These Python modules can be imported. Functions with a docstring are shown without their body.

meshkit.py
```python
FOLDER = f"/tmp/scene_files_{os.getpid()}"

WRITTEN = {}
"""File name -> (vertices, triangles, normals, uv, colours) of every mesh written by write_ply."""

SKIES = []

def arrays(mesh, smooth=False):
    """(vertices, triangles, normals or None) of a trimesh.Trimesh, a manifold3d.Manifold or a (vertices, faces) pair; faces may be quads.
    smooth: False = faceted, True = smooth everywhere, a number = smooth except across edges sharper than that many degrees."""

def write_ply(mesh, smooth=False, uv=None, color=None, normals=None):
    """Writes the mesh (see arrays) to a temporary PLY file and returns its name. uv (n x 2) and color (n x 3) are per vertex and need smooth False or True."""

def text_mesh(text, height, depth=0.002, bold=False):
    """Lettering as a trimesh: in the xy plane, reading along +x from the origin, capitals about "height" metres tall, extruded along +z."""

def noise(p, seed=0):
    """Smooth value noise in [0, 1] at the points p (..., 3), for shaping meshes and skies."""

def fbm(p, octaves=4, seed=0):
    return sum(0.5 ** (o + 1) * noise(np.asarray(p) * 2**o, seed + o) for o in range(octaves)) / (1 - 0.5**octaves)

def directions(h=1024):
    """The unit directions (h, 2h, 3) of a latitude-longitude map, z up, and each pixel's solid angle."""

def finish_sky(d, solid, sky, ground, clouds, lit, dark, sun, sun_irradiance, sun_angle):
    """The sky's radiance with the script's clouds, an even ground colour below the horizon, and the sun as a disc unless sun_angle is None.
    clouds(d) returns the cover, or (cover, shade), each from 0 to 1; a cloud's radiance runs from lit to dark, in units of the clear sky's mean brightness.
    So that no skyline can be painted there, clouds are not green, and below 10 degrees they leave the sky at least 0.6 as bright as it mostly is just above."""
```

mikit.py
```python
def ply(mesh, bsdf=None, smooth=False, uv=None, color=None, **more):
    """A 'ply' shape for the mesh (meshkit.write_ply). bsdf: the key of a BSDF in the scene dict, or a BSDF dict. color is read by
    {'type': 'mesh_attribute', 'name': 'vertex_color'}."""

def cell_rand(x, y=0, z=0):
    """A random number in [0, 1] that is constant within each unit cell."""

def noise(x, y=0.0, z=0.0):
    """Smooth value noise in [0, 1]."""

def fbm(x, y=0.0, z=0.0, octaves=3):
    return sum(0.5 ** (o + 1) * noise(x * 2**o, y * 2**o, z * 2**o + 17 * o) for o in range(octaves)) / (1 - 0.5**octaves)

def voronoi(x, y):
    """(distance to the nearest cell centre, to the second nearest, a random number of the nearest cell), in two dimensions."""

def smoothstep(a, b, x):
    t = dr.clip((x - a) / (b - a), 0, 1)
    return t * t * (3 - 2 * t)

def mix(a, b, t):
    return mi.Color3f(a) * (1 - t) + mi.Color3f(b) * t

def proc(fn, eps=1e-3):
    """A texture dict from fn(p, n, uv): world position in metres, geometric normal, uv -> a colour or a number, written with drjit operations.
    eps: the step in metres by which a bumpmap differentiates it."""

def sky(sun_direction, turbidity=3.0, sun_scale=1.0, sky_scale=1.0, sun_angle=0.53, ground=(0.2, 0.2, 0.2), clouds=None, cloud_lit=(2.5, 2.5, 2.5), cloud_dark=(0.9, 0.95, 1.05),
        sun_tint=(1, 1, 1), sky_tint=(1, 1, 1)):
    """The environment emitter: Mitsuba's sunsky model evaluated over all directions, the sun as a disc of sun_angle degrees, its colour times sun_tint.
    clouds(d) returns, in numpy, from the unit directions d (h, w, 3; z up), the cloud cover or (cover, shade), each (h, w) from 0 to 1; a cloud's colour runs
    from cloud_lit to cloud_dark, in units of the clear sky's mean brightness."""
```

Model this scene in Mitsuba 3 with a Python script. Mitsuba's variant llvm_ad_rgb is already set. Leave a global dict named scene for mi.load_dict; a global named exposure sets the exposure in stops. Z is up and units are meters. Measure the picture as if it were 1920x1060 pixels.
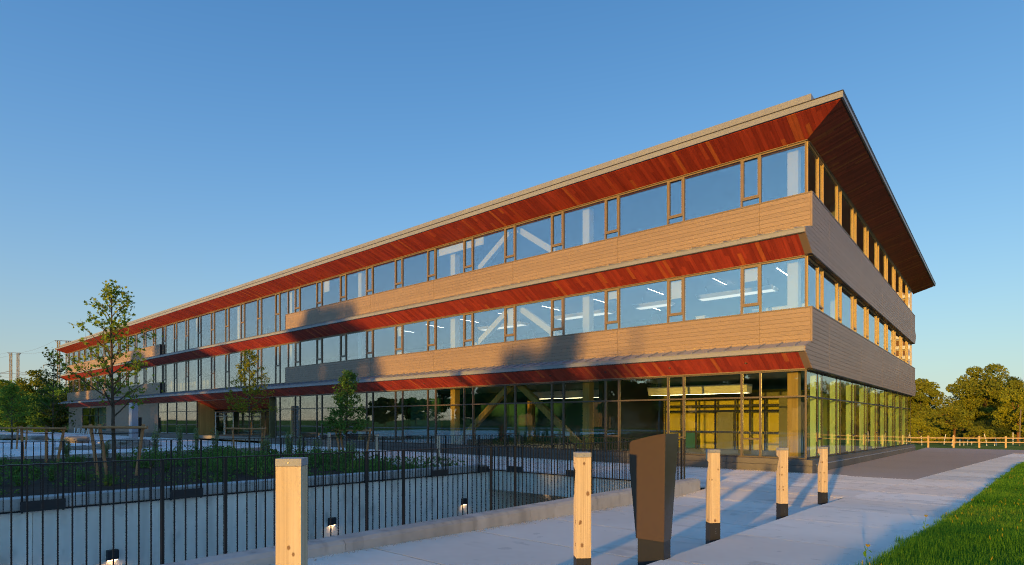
import math
import numpy as np, trimesh, mitsuba as mi, drjit as dr, mikit, meshkit
from mikit import proc, noise, fbm, cell_rand, smoothstep, mix
from shapely.geometry import Polygon, box as sbox

# ------------------------------------------------------------------ camera, sky, exposure
T = mi.ScalarTransform4f
CAM = np.array([5.38, -22.806, 1.9])
YAW = 0.705
scene, labels = {}, {}
scene['camera'] = {
    'type': 'perspective', 'fov': math.degrees(2 * math.atan(960 / 1077.2)), 'fov_axis': 'x',
    'near_clip': 0.05, 'far_clip': 6000.0, 'principal_point_offset_y': -0.2434,
    'to_world': T().look_at(origin=CAM.tolist(), target=[CAM[0] - math.sin(YAW), CAM[1] + math.cos(YAW), CAM[2]], up=[0, 0, 1]),
}
SUN_EL = 4.0
scene['sky'] = mikit.sky([0.160, -0.987, math.tan(math.radians(SUN_EL))], turbidity=2.0, sun_scale=1.0, sun_angle=0.9, sky_scale=1.0, sun_tint=(.56, .71, .92), sky_tint=(.255, .63, 1.15), ground=(0.12, 0.12, 0.1),
                        clouds=lambda d: .62 * np.exp(-np.maximum(d[..., 2], 0) / .17), cloud_lit=(2.65, 2.0, 1.82))
scene['sky']['sampling_weight'] = 160.0                     # the sun and sky light nearly everything here
exposure = 4.0

# ------------------------------------------------------------------ helpers
def rng_of(seed): return np.random.default_rng(seed)

class MB:
    """collects pieces into one mesh"""
    def __init__(s): s.v, s.f, s.n, s.uv = [], [], 0, []
    def add(s, v, f, uv=None):
        v = np.asarray(v, float); f = np.asarray(f, int)
        if f.shape[1] == 4: f = np.vstack([f[:, [0, 1, 2]], f[:, [0, 2, 3]]])
        s.v.append(v); s.f.append(f + s.n); s.n += len(v)
        s.uv.append(np.tile(uv, (len(v), 1)) if uv is not None and np.ndim(uv) == 1 else (np.zeros((len(v), 2)) if uv is None else uv))
        return s
    def hexa(s, p, uv=None):
        """8 corners: bottom ring 0-3, top ring 4-7, both anticlockwise seen from above"""
        return s.add(p, [[3, 2, 1, 0], [4, 5, 6, 7], [0, 1, 5, 4], [1, 2, 6, 5], [2, 3, 7, 6], [3, 0, 4, 7]], uv)
    def box(s, x0, x1, y0, y1, z0, z1, uv=None):
        return s.hexa([[x0, y0, z0], [x1, y0, z0], [x1, y1, z0], [x0, y1, z0], [x0, y0, z1], [x1, y0, z1], [x1, y1, z1], [x0, y1, z1]], uv)
    def cbox(s, x0, x1, y0, y1, z0, z1, c=0.006, uv=None):
        """box with chamfered edges"""
        P = np.array([[x0, y0, z0], [x1, y1, z1]]); C = P.mean(0); H = (P[1] - P[0]) / 2; c = min(c, H.min() * .8)
        pts = []
        for sx in (-1, 1):
            for sy in (-1, 1):
                for sz in (-1, 1):
                    sg = np.array([sx, sy, sz])
                    for k in range(3):
                        q = sg * (H - c); q[k] = sg[k] * H[k]; pts.append(C + q)
        h = trimesh.convex.convex_hull(np.array(pts)); return s.add(h.vertices, h.faces, uv)
    def tube(s, p0, p1, r0, r1=None, n=8, uv=None, caps=True):
        r1 = r0 if r1 is None else r1
        p0, p1 = np.asarray(p0, float), np.asarray(p1, float); d = p1 - p0; d /= np.linalg.norm(d) + 1e-12
        a = np.cross(d, [0, 0, 1.0] if abs(d[2]) < .9 else [1.0, 0, 0]); a /= np.linalg.norm(a); b = np.cross(d, a)
        an = np.arange(n) * 2 * np.pi / n; ring = np.cos(an)[:, None] * a + np.sin(an)[:, None] * b
        v = np.vstack([p0 + ring * r0, p1 + ring * r1, [p0, p1]]); i = np.arange(n); j = (i + 1) % n
        f = np.vstack([np.stack([i, j, j + n], 1), np.stack([i, j + n, i + n], 1)])
        if caps: f = np.vstack([f, np.stack([j, i, i * 0 + 2 * n], 1), np.stack([i + n, j + n, i * 0 + 2 * n + 1], 1)])
        return s.add(v, f, uv)
    def path(s, pts, rad, n=7, uv=None):
        pts = np.asarray(pts, float)
        if np.ndim(rad) == 0: rad = [rad] * len(pts)
        t = np.gradient(pts, axis=0); t /= np.linalg.norm(t, axis=1, keepdims=True) + 1e-12
        ref = np.array([0, 0, 1.0]) if abs(t[0][2]) < .8 else np.array([1.0, 0, 0])
        a = np.cross(t, ref); a /= np.linalg.norm(a, axis=1, keepdims=True) + 1e-12; b = np.cross(t, a)
        an = np.arange(n) * 2 * np.pi / n
        v = pts[:, None] + np.asarray(rad)[:, None, None] * (np.cos(an)[None, :, None] * a[:, None] + np.sin(an)[None, :, None] * b[:, None])
        m = len(pts); i, j = np.meshgrid(np.arange(m - 1), np.arange(n), indexing='ij'); k = (j + 1) % n
        q = np.stack([i * n + j, i * n + k, (i + 1) * n + k, (i + 1) * n + j], -1).reshape(-1, 4)
        f = np.vstack([q[:, [0, 1, 2]], q[:, [0, 2, 3]]])
        v = np.vstack([v.reshape(-1, 3), pts[:1], pts[-1:]]); c0, c1 = m * n, m * n + 1; jj = np.arange(n)
        f = np.vstack([f, np.stack([(jj + 1) % n, jj, jj * 0 + c0], 1), np.stack([(m - 1) * n + jj, (m - 1) * n + (jj + 1) % n, jj * 0 + c1], 1)])
        return s.add(v, f, uv)
    def poly(s, pg, frame, d0, d1, uv=None):
        """shapely polygon (a, b) extruded from d0 to d1; frame(a, b, d) -> xyz"""
        for g in getattr(pg, 'geoms', [pg]):
            if g.area < 1e-6: continue
            m = trimesh.creation.extrude_polygon(g, d1 - d0, engine='earcut')
            v = np.array(m.vertices); s.add(frame(v[:, 0], v[:, 1], v[:, 2] + d0), m.faces, uv)
        return s
    def mesh(s):
        return (np.vstack(s.v), np.vstack(s.f))
    def uvs(s): return np.vstack(s.uv)

used = set()
def numbered(name):
    k, i = name, 0
    while k in used: i += 1; k = f'{name}_{i:03d}'
    used.add(k); return k
def thing(name, label, cat, group=None):
    k = numbered(name); labels[k] = {'label': label, 'category': cat}
    if group: labels[k]['group'] = group
    return k
def part(parent, name, mb, bsdf, smooth=False, uv=False, label=None, kind=None, **more):
    k = numbered(parent + '__' + name)
    mesh = mb.mesh() if isinstance(mb, MB) else mb
    scene[k] = mikit.ply(mesh, bsdf, smooth=smooth, uv=(mb.uvs() if uv is True else (uv if uv is not False else None)), **more)
    if label or kind:
        labels[k] = {}
        if label: labels[k]['label'] = label
        if kind: labels[k]['kind'] = kind
    return k
def solo(name, mb, bsdf, label, cat, group=None, kind=None, smooth=False, uv=False, **more):
    k = numbered(name); mesh = mb.mesh() if isinstance(mb, MB) else mb
    scene[k] = mikit.ply(mesh, bsdf, smooth=smooth, uv=(mb.uvs() if uv is True else (uv if uv is not False else None)), **more)
    labels[k] = {'label': label}
    if cat: labels[k]['category'] = cat
    if group: labels[k]['group'] = group
    if kind: labels[k]['kind'] = kind
    return k
ORD = ['first', 'second', 'third', 'fourth', 'fifth', 'sixth', 'seventh', 'eighth', 'ninth', 'tenth', 'eleventh', 'twelfth', 'thirteenth', 'fourteenth', 'fifteenth', 'sixteenth', 'seventeenth', 'eighteenth', 'nineteenth', 'twentieth']

# ------------------------------------------------------------------ materials
def two(b): return {'type': 'twosided', 'bsdf': b}
def rgb(c): return {'type': 'rgb', 'value': list(c)}
def prin(c, rough=.6, metal=0.0, spec=.4, **k):
    return two({'type': 'principled', 'base_color': c if isinstance(c, dict) else rgb(c), 'roughness': rough, 'metallic': metal, 'specular': spec, **k})
def M(name, b): scene['mat_' + name] = b
def panel_fn(p, n, uv):
    s = fbm(p.x * .25 + p.y * .25, p.z * .6, 1.0, 3)
    return mix((.252, .183, .146), (.292, .214, .172), s) * (0.94 + 0.12 * mi.Float(uv.x))
M('panel', prin(proc(panel_fn), .48, spec=.35))
M('panel_back', prin((.03, .027, .024), .8))
M('joint_back', prin((.19, .14, .11), .8))
def metal_fn(p, n, uv):
    return mix((.205, .218, .262), (.245, .256, .298), fbm(p.x * .5, p.y * .8, p.z * .8, 3))
M('fascia', prin(proc(metal_fn), .42, spec=.5))
M('trim_dark', prin((.035, .03, .03), .5))
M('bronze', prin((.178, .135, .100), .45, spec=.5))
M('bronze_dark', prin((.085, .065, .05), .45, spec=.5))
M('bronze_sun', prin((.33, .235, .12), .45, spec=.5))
M('pale_frame', prin((.80, .80, .78), .45))
def soffit(axis):
    def fn(p, n, uv):
        a, b = (p.x, p.y) if axis == 0 else (p.y, p.x)
        r, r2 = mi.Float(uv.x), mi.Float(uv.y)
        g = fbm(a * 38 + r * 91, b * 1.6 + r2 * 17, 0.5, 3)
        g2 = fbm(a * 7 + r * 31, b * .9 + r2 * 9, 2.5, 2)
        c = mix((.29, .034, .016), (.43, .056, .026), smoothstep(.0, 1.0, r))
        c = mix(c, (.50, .12, .030), smoothstep(.90, 1.0, r))
        return c * (0.45 + 0.62 * g + 0.48 * g2)
    return fn
M('soffit', prin(proc(soffit(0)), .5, spec=.35))
M('soffit_side', prin(proc(soffit(1)), .5, spec=.35))
M('glass', {'type': 'thindielectric', 'int_ior': 3.7, 'specular_transmittance': rgb((.84, .92, .90)), 'specular_reflectance': rgb((.93, .97, 1.0))})
M('glass_side', {'type': 'thindielectric', 'int_ior': 1.28, 'specular_transmittance': rgb((.88, .98, .84)), 'specular_reflectance': rgb((.97, 1.0, .97))})
M('glass_low', {'type': 'thindielectric', 'int_ior': 2.45, 'specular_transmittance': rgb((.84, .92, .82)), 'specular_reflectance': rgb((.95, 1.0, .95))})
M('white_int', prin((.72, .70, .66), .7))
M('white_bright', prin((.82, .80, .74), .6))
M('ceiling', prin((.50, .50, .49), .8))
M('dark_int', prin((.05, .055, .05), .8))
M('wall_int', prin((.30, .33, .33), .8))
M('teal_int', prin((.03, .13, .14), .7))
M('blue_int', prin((.01, .10, .32), .6))
M('yellow_int', prin((.55, .43, .03), .6))
M('olive_int', prin((.20, .18, .09), .7))
M('green_int', prin((.68, .88, .46), .6))
M('floor_int', prin((.22, .21, .19), .5))
def glulam_fn(p, n, uv):
    return mix((.42, .25, .07), (.56, .36, .12), fbm(p.x * 25, p.y * 25, p.z * .8, 3)) * (0.9 + .2 * cell_rand(p.x * 12, p.y * 12, 3.0))
M('glulam', prin(proc(glulam_fn), .55))
M('lamp_strip', {'type': 'diffuse', 'reflectance': rgb((.8, .8, .8))})

def conc(lo, hi, sc=1.0, streak=0.0, seed=0.0):
    def fn(p, n, uv):
        a = fbm(p.x * .45 * sc + seed, p.y * .45 * sc, p.z * .45 * sc, 4)
        b = fbm(p.x * 9 * sc, p.y * 9 * sc, p.z * 9 * sc + seed, 3)
        c = mix(lo, hi, smoothstep(.2, .8, a) * .75 + .25 * b) * (0.93 + 0.14 * mi.Float(uv.x))
        d = smoothstep(.62, .8, fbm(p.x * 1.3 * sc + 31 + seed, p.y * 2.9 * sc, p.z * 1.3, 3))
        c = c * (1 - .20 * d)
        e = smoothstep(.70, .76, fbm(p.x * 5.1 * sc + 7, p.y * 5.1 * sc + seed, p.z * 3, 2)); c = c * (1 - .14 * e)
        if streak: c = c * (1 - streak * smoothstep(.45, .8, fbm(p.x * 4, p.y * 5, p.z * .35 + seed, 3)))
        return c
    return proc(fn)
M('paving', prin(conc((.66, .60, .53), (.80, .74, .66)), .72, spec=.3))
M('walk', prin(conc((.70, .63, .55), (.84, .77, .68), 1.2, seed=5.), .72, spec=.3))
M('plaza', prin(conc((.70, .66, .62), (.82, .78, .73), .6, seed=9.), .75, spec=.3))
M('curb', prin(conc((.36, .345, .32), (.54, .525, .50), 2.2, .2, 3.), .8, spec=.25))
M('conc_wall', prin(conc((.74, .67, .575), (.90, .83, .73), .9, .22, 7.), .75, spec=.25))
M('conc_light', prin(conc((.50, .50, .46), (.64, .64, .59), 1.1, .2, 2.), .75, spec=.25))
M('plinth', prin(conc((.085, .08, .078), (.125, .118, .112), 1.0, .1, 4.), .55, spec=.4))
def asphalt_fn(p, n, uv):
    return mix((.28, .228, .196), (.38, .315, .272), .55 * fbm(p.x * .5, p.y * .5, .3, 3) + .45 * noise(p.x * 70, p.y * 70, 1.0))
M('asphalt', prin(proc(asphalt_fn), .85, spec=.25))
def soil_fn(p, n, uv):
    return mix((.030, .022, .016), (.075, .056, .042), fbm(p.x * 6, p.y * 6, p.z * 6, 4))
M('soil', prin(proc(soil_fn), .95, spec=.1))
def lawn_fn(p, n, uv):
    return mix((.05, .10, .02), (.12, .16, .035), fbm(p.x * .6, p.y * .6, 0.2, 4))
M('lawn', prin(proc(lawn_fn), .95, spec=.1))
M('black_metal', prin((.018, .019, .022), .45, spec=.5))
M('rail_metal', prin((.009, .010, .013), .4, spec=.35))
M('rail_metal_warm', prin((.05, .032, .02), .4, spec=.5))
def post_wood_fn(p, n, uv):
    r = mi.Float(uv.x)
    u = p.x * .7071 + p.y * .7071; w = p.x * .7071 - p.y * .7071
    g = fbm(u * 55 + r * 40, w * 55, p.z * 1.6, 3)
    g = .65 * g + .35 * smoothstep(.3, .7, fbm(u * 130 + r * 9, w * 130, p.z * .9, 2)); c = mix((.42, .31, .185), (.66, .55, .40), g)
    k = mi.Float(0)
    for i in range(5):                                   # knots, each at its own place on the post
        cx, cz = (cell_rand(r * 977 + i, i, 1.) - .5) * .1, .45 + 1.15 * cell_rand(r * 977 + i, i, 2.)
        du = mi.Float(uv.y) - cx; dz = p.z - cz
        d = dr.sqrt(du * du + dz * dz * .5) / (.009 + .009 * cell_rand(r * 977 + i, i, 3.))
        k = dr.maximum(k, 1 - smoothstep(.6, 1.25, d))
    return mix(c, (.16, .075, .03), k * .85)
M('post_wood', prin(proc(post_wood_fn), .6, spec=.3))
def old_wood_fn(p, n, uv):
    return mix((.44, .36, .26), (.62, .54, .42), fbm(p.x * 9, p.y * 9, p.z * 2.5, 3))
M('old_wood', prin(proc(old_wood_fn), .8, spec=.2))
def fence_wood_fn(p, n, uv):
    return mix((.42, .30, .17), (.58, .44, .27), fbm(p.x * 3, p.y * 3, p.z * 9, 3))
M('fence_wood', prin(proc(fence_wood_fn), .8, spec=.2))
def stake_fn(p, n, uv):
    return mix((.42, .20, .09), (.58, .31, .155), fbm(p.x * 14, p.y * 14, p.z * 3, 3))
M('stake', prin(proc(stake_fn), .8, spec=.2))
def bark_fn(p, n, uv):
    return mix((.055, .042, .032), (.15, .12, .09), fbm(p.x * 26, p.y * 26, p.z * 7, 3))
M('bark', prin(proc(bark_fn), .9, spec=.15))
M('bark_pale', prin((.19, .165, .14), .9, spec=.15))
M('bark_red', prin((.22, .11, .055), .9, spec=.15))
M('galv', prin((.27, .29, .33), .4))
M('bolt', prin((.4, .4, .4), .35, metal=.9))
M('pedestal', prin((.060, .041, .029), .30, spec=.6))
M('pedestal_dark', prin((.020, .022, .025), .3, spec=.5))
M('strap', prin((.02, .02, .02), .7))
def boulder_fn(p, n, uv):
    return mix((.20, .175, .15), (.40, .365, .32), fbm(p.x * 2.2, p.y * 2.2, p.z * 5, 4))
M('boulder', prin(proc(boulder_fn), .9, spec=.2))
M('white_paint', prin((.78, .78, .76), .5))
M('lattice', prin((.22, .20, .19), .6))
M('wire', prin((.10, .10, .11), .6))
M('pylon', prin((.33, .36, .42), .4, spec=.5))
def leaf(name, lo, hi, alt, trans=.75):
    def fn(p, n, uv):
        r, r2 = mi.Float(uv.x), mi.Float(uv.y)
        return mix(mix(lo, hi, r2 * .6 + r * .4), alt, smoothstep(.80, 1.0, r) * .8)
    M(name, {'type': 'principledthin', 'base_color': proc(fn), 'roughness': .55, 'diff_trans': trans, 'spec_trans': 0.0})
leaf('leaf_maple', (0.135, 0.235, 0.034), (0.260, 0.370, 0.055), (0.34, 0.31, 0.04), .6)
leaf('leaf_yellow', (0.190, 0.230, 0.026), (0.330, 0.350, 0.040), (0.40, 0.34, 0.044), .6)
leaf('leaf_green', (0.085, 0.190, 0.045), (0.16, 0.30, 0.065), (0.21, 0.34, 0.075), .6)
leaf('leaf_dark', (0.055, 0.090, 0.026), (0.105, 0.145, 0.036), (0.15, 0.15, 0.036))
leaf('leaf_wood', (0.130, 0.165, 0.026), (0.250, 0.285, 0.044), (0.35, 0.29, 0.04), .6)
leaf('leaf_shrub', (0.075, 0.185, 0.045), (0.160, 0.320, 0.075), (0.25, 0.36, 0.09), .6)
leaf('leaf_grey', (0.20, 0.29, 0.12), (0.33, 0.42, 0.19), (0.38, 0.43, 0.19), .6)
leaf('grass', (0.095, 0.265, 0.022), (0.200, 0.430, 0.040), (0.42, 0.44, 0.045), .8)
leaf('seed', (.32, .24, .02), (.42, .32, .03), (.46, .30, .03), .5)

# ------------------------------------------------------------------ ground heights
GY = [-3000., -24., -8.23, -5.0, 0., 32., 50., 3000.]
GZ = [.52, .52, .05, .0, .0, -.47, -.62, -.62]
def G(y): return np.interp(y, GY, GZ)
def PZ(y): return G(y) - np.interp(y, [-9.0, -6.6], [.11, .0])         # the lower plaza strip beside the bollards
def K(y): return .307 + .0095 * (-7.8 - np.minimum(y, -7.2))               # top of the kerbs along the ramp
XLY, XLX = [-26, -8, -.54, 27.3, 31.5], [2.42, 2.42, 3.31, 5.74, 6.1]     # walkway's left edge
XRY, XRX = [-26, -18, -14.85, -11.9, -6.3, 2., 15.3, 27., 31.5], [4.0, 4.12, 4.3, 4.48, 4.84, 5.4, 6.26, 7.4, 7.9]
XL = lambda y: np.interp(y, XLY, XLX)
XR = lambda y: np.interp(y, XRY, XRX)

def slab(mb, x00, x10, x01, x11, y0, y1, zf, off, th, ny=1, uv=None):
    """a slab between y0 and y1, x from x00..x10 at y0 to x01..x11 at y1, following the ground"""
    ys = np.unique(np.concatenate([np.linspace(y0, y1, ny + 1), [y for y in GY + [-9.0, -6.6] if y0 + .01 < y < y1 - .01]]))
    for a, b in zip(ys[:-1], ys[1:]):
        t0, t1 = (a - y0) / (y1 - y0), (b - y0) / (y1 - y0)
        xa0, xa1 = x00 + (x01 - x00) * t0, x10 + (x11 - x10) * t0
        xb0, xb1 = x00 + (x01 - x00) * t1, x10 + (x11 - x10) * t1
        za, zb = float(zf(a)) + off, float(zf(b)) + off
        mb.hexa([[xa0, a, za - th], [xa1, a, za - th], [xb1, b, zb - th], [xb0, b, zb - th], [xa0, a, za], [xa1, a, za], [xb1, b, zb], [xb0, b, zb]], uv)
    return mb

# terrain with a hole for the garage ramp
HX0, HX1, HY0, HY1 = -9.0, -0.82, -45.0, -7.3
xs = sorted({-3000, -400, -110, -30, HX0, HX1, 6, 30, 400, 3000}); ys = sorted(set(GY) | {HY0, HY1, -60, -400, 400, 120})
mb = MB()
for x0, x1 in zip(xs[:-1], xs[1:]):
    for y0, y1 in zip(ys[:-1], ys[1:]):
        if x0 >= HX0 and x1 <= HX1 and y0 >= HY0 and y1 <= HY1: continue
        za, zb = G(y0) - .13, G(y1) - .13
        if x0 >= 6 - 1e-6 or y1 <= -24: za, zb = za, zb
        mb.add([[x0, y0, za], [x1, y0, za], [x1, y1, zb], [x0, y1, zb]], [[0, 1, 2, 3]])
solo('ground', mb, 'mat_lawn', 'ground of soil and rough grass around the building', None, kind='structure')

# lawn on the right, level with the walkway
mb = MB()
yy = np.concatenate([np.arange(-34, 32, 1.5), [32, 40, 50]])
for a, b in zip(yy[:-1], yy[1:]):
    slab(mb, float(XR(a)) + .004, 26, float(XR(b)) + .004, 26, a, b, G, -.012, .1)
LAWN = solo('lawn', mb, 'mat_lawn', 'strip of lawn right of the pale footpath', None, kind='structure')

# plaza strip beside the bollards, in slabs
rg = rng_of(3)
PLZ = numbered('plaza'); mb = MB()
slab(mb, -.86, 2.42, -.86, 2.42, -26, -7.0, PZ, -.035, .1)
scene[PLZ] = mikit.ply(mb.mesh(), 'mat_panel_back'); labels[PLZ] = {'label': 'concrete paved plaza in front of the building', 'kind': 'structure'}
ys_ = np.arange(-25.9, -7.0, 1.9)
for i, y0 in enumerate(ys_):
    y1 = min(y0 + 1.9, -7.0)
    for (a, b) in ((-.84, 2.415),):
        mb = MB(); slab(mb, a, b, a, b, y0 + .012, y1 - .012, PZ, 0, .09, uv=(rg.random(), 0)); part(PLZ, 'paving_slab', mb, 'mat_paving', uv=True)
# front apron between ramp head and facade
xe = [-25.0, -22.0, -19.0, -16.0, -13.0, -10.0, -7.0, -4.0, -1.0, 1.4]
mbb = MB(); slab(mbb, -25, 3.2, -25, 3.2, -6.99, -.3, PZ, -.035, .1)
part(PLZ, 'slab_bed', mbb, 'mat_panel_back')
for x0, x1 in zip(xe[:-1], xe[1:]):
    for y0, y1 in ((-6.985, -4.7), (-4.7, -2.5), (-2.5, -.27)):
        mb = MB(); slab(mb, x0 + .004, x1 - .004, x0 + .004, x1 - .004, y0 + .012, y1 - .012, PZ, 0, .09, uv=(rg.random(), 0)); part(PLZ, 'paving_slab', mb, 'mat_paving', uv=True)
for y0, y1 in ((-6.985, -4.7), (-4.7, -2.5), (-2.5, -.54)):
    mb = MB(); slab(mb, 1.408, float(XL(y0)) - .006, 1.408, float(XL(y1)) - .006, y0 + .012, y1 - .012, PZ, 0, .09, uv=(rg.random(), 0)); part(PLZ, 'paving_slab', mb, 'mat_paving', uv=True)
# pale forecourt farther left
mb = MB(); slab(mb, -140, -25.004, -140, -25.004, -9.0, -.26, G, .0, .1); slab(mb, -60, -25.004, -60, -25.004, -34, -9.0, G, -.05, .1)
solo('forecourt', mb, 'mat_plaza', 'pale paved forecourt in front of the left half of the building', None, kind='structure')

# raised walkway in slabs
WLK = numbered('footpath'); labels[WLK] = {'label': 'pale concrete footpath beside the lawn', 'kind': 'structure'}
yw = list(np.arange(-26, 31, 2.35))
mb = MB()
for a, b in zip(yw[:-1], yw[1:]): slab(mb, float(XL(a)) + .02, float(XR(a)) - .01, float(XL(b)) + .02, float(XR(b)) - .01, a, b, G, -.035, .14)
scene[WLK] = mikit.ply(mb.mesh(), 'mat_panel_back')
for a, b in zip(yw[:-1], yw[1:]):
    mb = MB(); slab(mb, float(XL(a)), float(XR(a)), float(XL(b)), float(XR(b)), a + .009, b - .009, G, 0, .13, uv=(rg.random(), 0))
    part(WLK, 'paving_slab', mb, 'mat_walk', uv=True)
# asphalt drive right of the building
mb = MB(); yy = np.arange(-.54, 31.6, 2.)
for a, b in zip(yy[:-1], yy[1:]): slab(mb, .3, float(XL(a)) - .004, .3, float(XL(b)) - .004, a, b, G, -.004, .1)
slab(mb, .3, 26, .3, 26, 31.46, 40, G, -.02, .1)
solo('asphalt_drive', mb, 'mat_asphalt', 'dark asphalt drive along the right end of the building', None, kind='structure')
# street behind the photographer
mb = MB(); mb.box(-300, 300, -52, -43, .2, .50)
solo('street', mb, 'mat_asphalt', 'asphalt street in front of the plaza', None, kind='structure')

# ------------------------------------------------------------------ the garage ramp
RMP = thing('garage_ramp', 'concrete walled ramp trench running down under the plaza with wall lamps', 'ramp')
mb = MB(); mb.hexa([[-8.6, -45, .2], [-1.1, -45, .2], [-1.1, -7.4, -4.3], [-8.6, -7.4, -4.3], [-8.6, -45, .45], [-1.1, -45, .45], [-1.1, -7.4, -4.0], [-8.6, -7.4, -4.0]])
mb.box(-8.6, -1.1, -7.395, 6, -4.3, -4.0)
part(RMP, 'ramp_floor', mb, 'mat_plaza')
mb = MB(); mb.box(-9.0, -8.64, -45, 6, -4.4, -.1); part(RMP, 'wall_core', mb, 'mat_panel_back')
y = -44.8
while y < 6:
    y1 = min(y + 2.44, 6); mb = MB(); mb.cbox(-8.64, -8.6, y + .004, y1 - .004, -4.35, float(K(y + 2.44)) - .215 if y < -7.4 else -.56, .006, uv=(rg.random(), 0))
    part(RMP, 'wall_panel', mb, 'mat_conc_wall', uv=True); y += 2.44
mb = MB()
for a, b in zip(np.arange(-45, -7.8, 3.1), np.arange(-45, -7.8, 3.1) + 3.1):
    b = min(b, -7.4); m2 = MB(); slab(m2, -9.0, -8.55, -9.0, -8.55, a + .004, b - .004, K, .0, .21, uv=(rg.random(), 0)); part(RMP, 'wall_coping', m2, 'mat_curb', uv=True)
mb = MB(); mb.box(-1.1, -.86, -45, 6, -4.4, -.15); part(RMP, 'near_wall', mb, 'mat_conc_light')
for a in np.arange(-44.6, -7.6, 3.7):
    b = min(a + 3.7, -7.2); m2 = MB()
    ysn = np.linspace(a + .003, b - .003, 2)
    z0, z1 = float(K(ysn[0])), float(K(ysn[1]))
    pr = [(-1.14, -.45), (-.84, -.45), (-.84, -.05), (-.89, -.005), (-1.14, .0)]
    v = [[x, ysn[0], z0 + z] for x, z in pr] + [[x, ysn[1], z1 + z] for x, z in pr]
    f = [[i, (i + 1) % 5, (i + 1) % 5 + 5] for i in range(5)] + [[i, (i + 1) % 5 + 5, i + 5] for i in range(5)] + [[0, 2, 1], [0, 3, 2], [0, 4, 3], [5, 6, 7], [5, 7, 8], [5, 8, 9]]
    m2.add(v, f, (rg.random(), 0)); part(RMP, 'kerb', m2, 'mat_curb', uv=True)
mb = MB(); mb.box(-8.6, -1.1, -7.7, -7.3, -.56, .15, uv=(.5, 0)); part(RMP, 'header_beam', mb, 'mat_conc_light', uv=True)
mb = MB(); mb.box(-8.6, -1.1, -7.3, 6, -.56, -.2); part(RMP, 'garage_ceiling', mb, 'mat_conc_wall')
mb = MB(); mb.box(-8.6, -1.1, 6, 6.2, -4.3, -.2); part(RMP, 'garage_end_wall', mb, 'mat_conc_wall')

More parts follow.
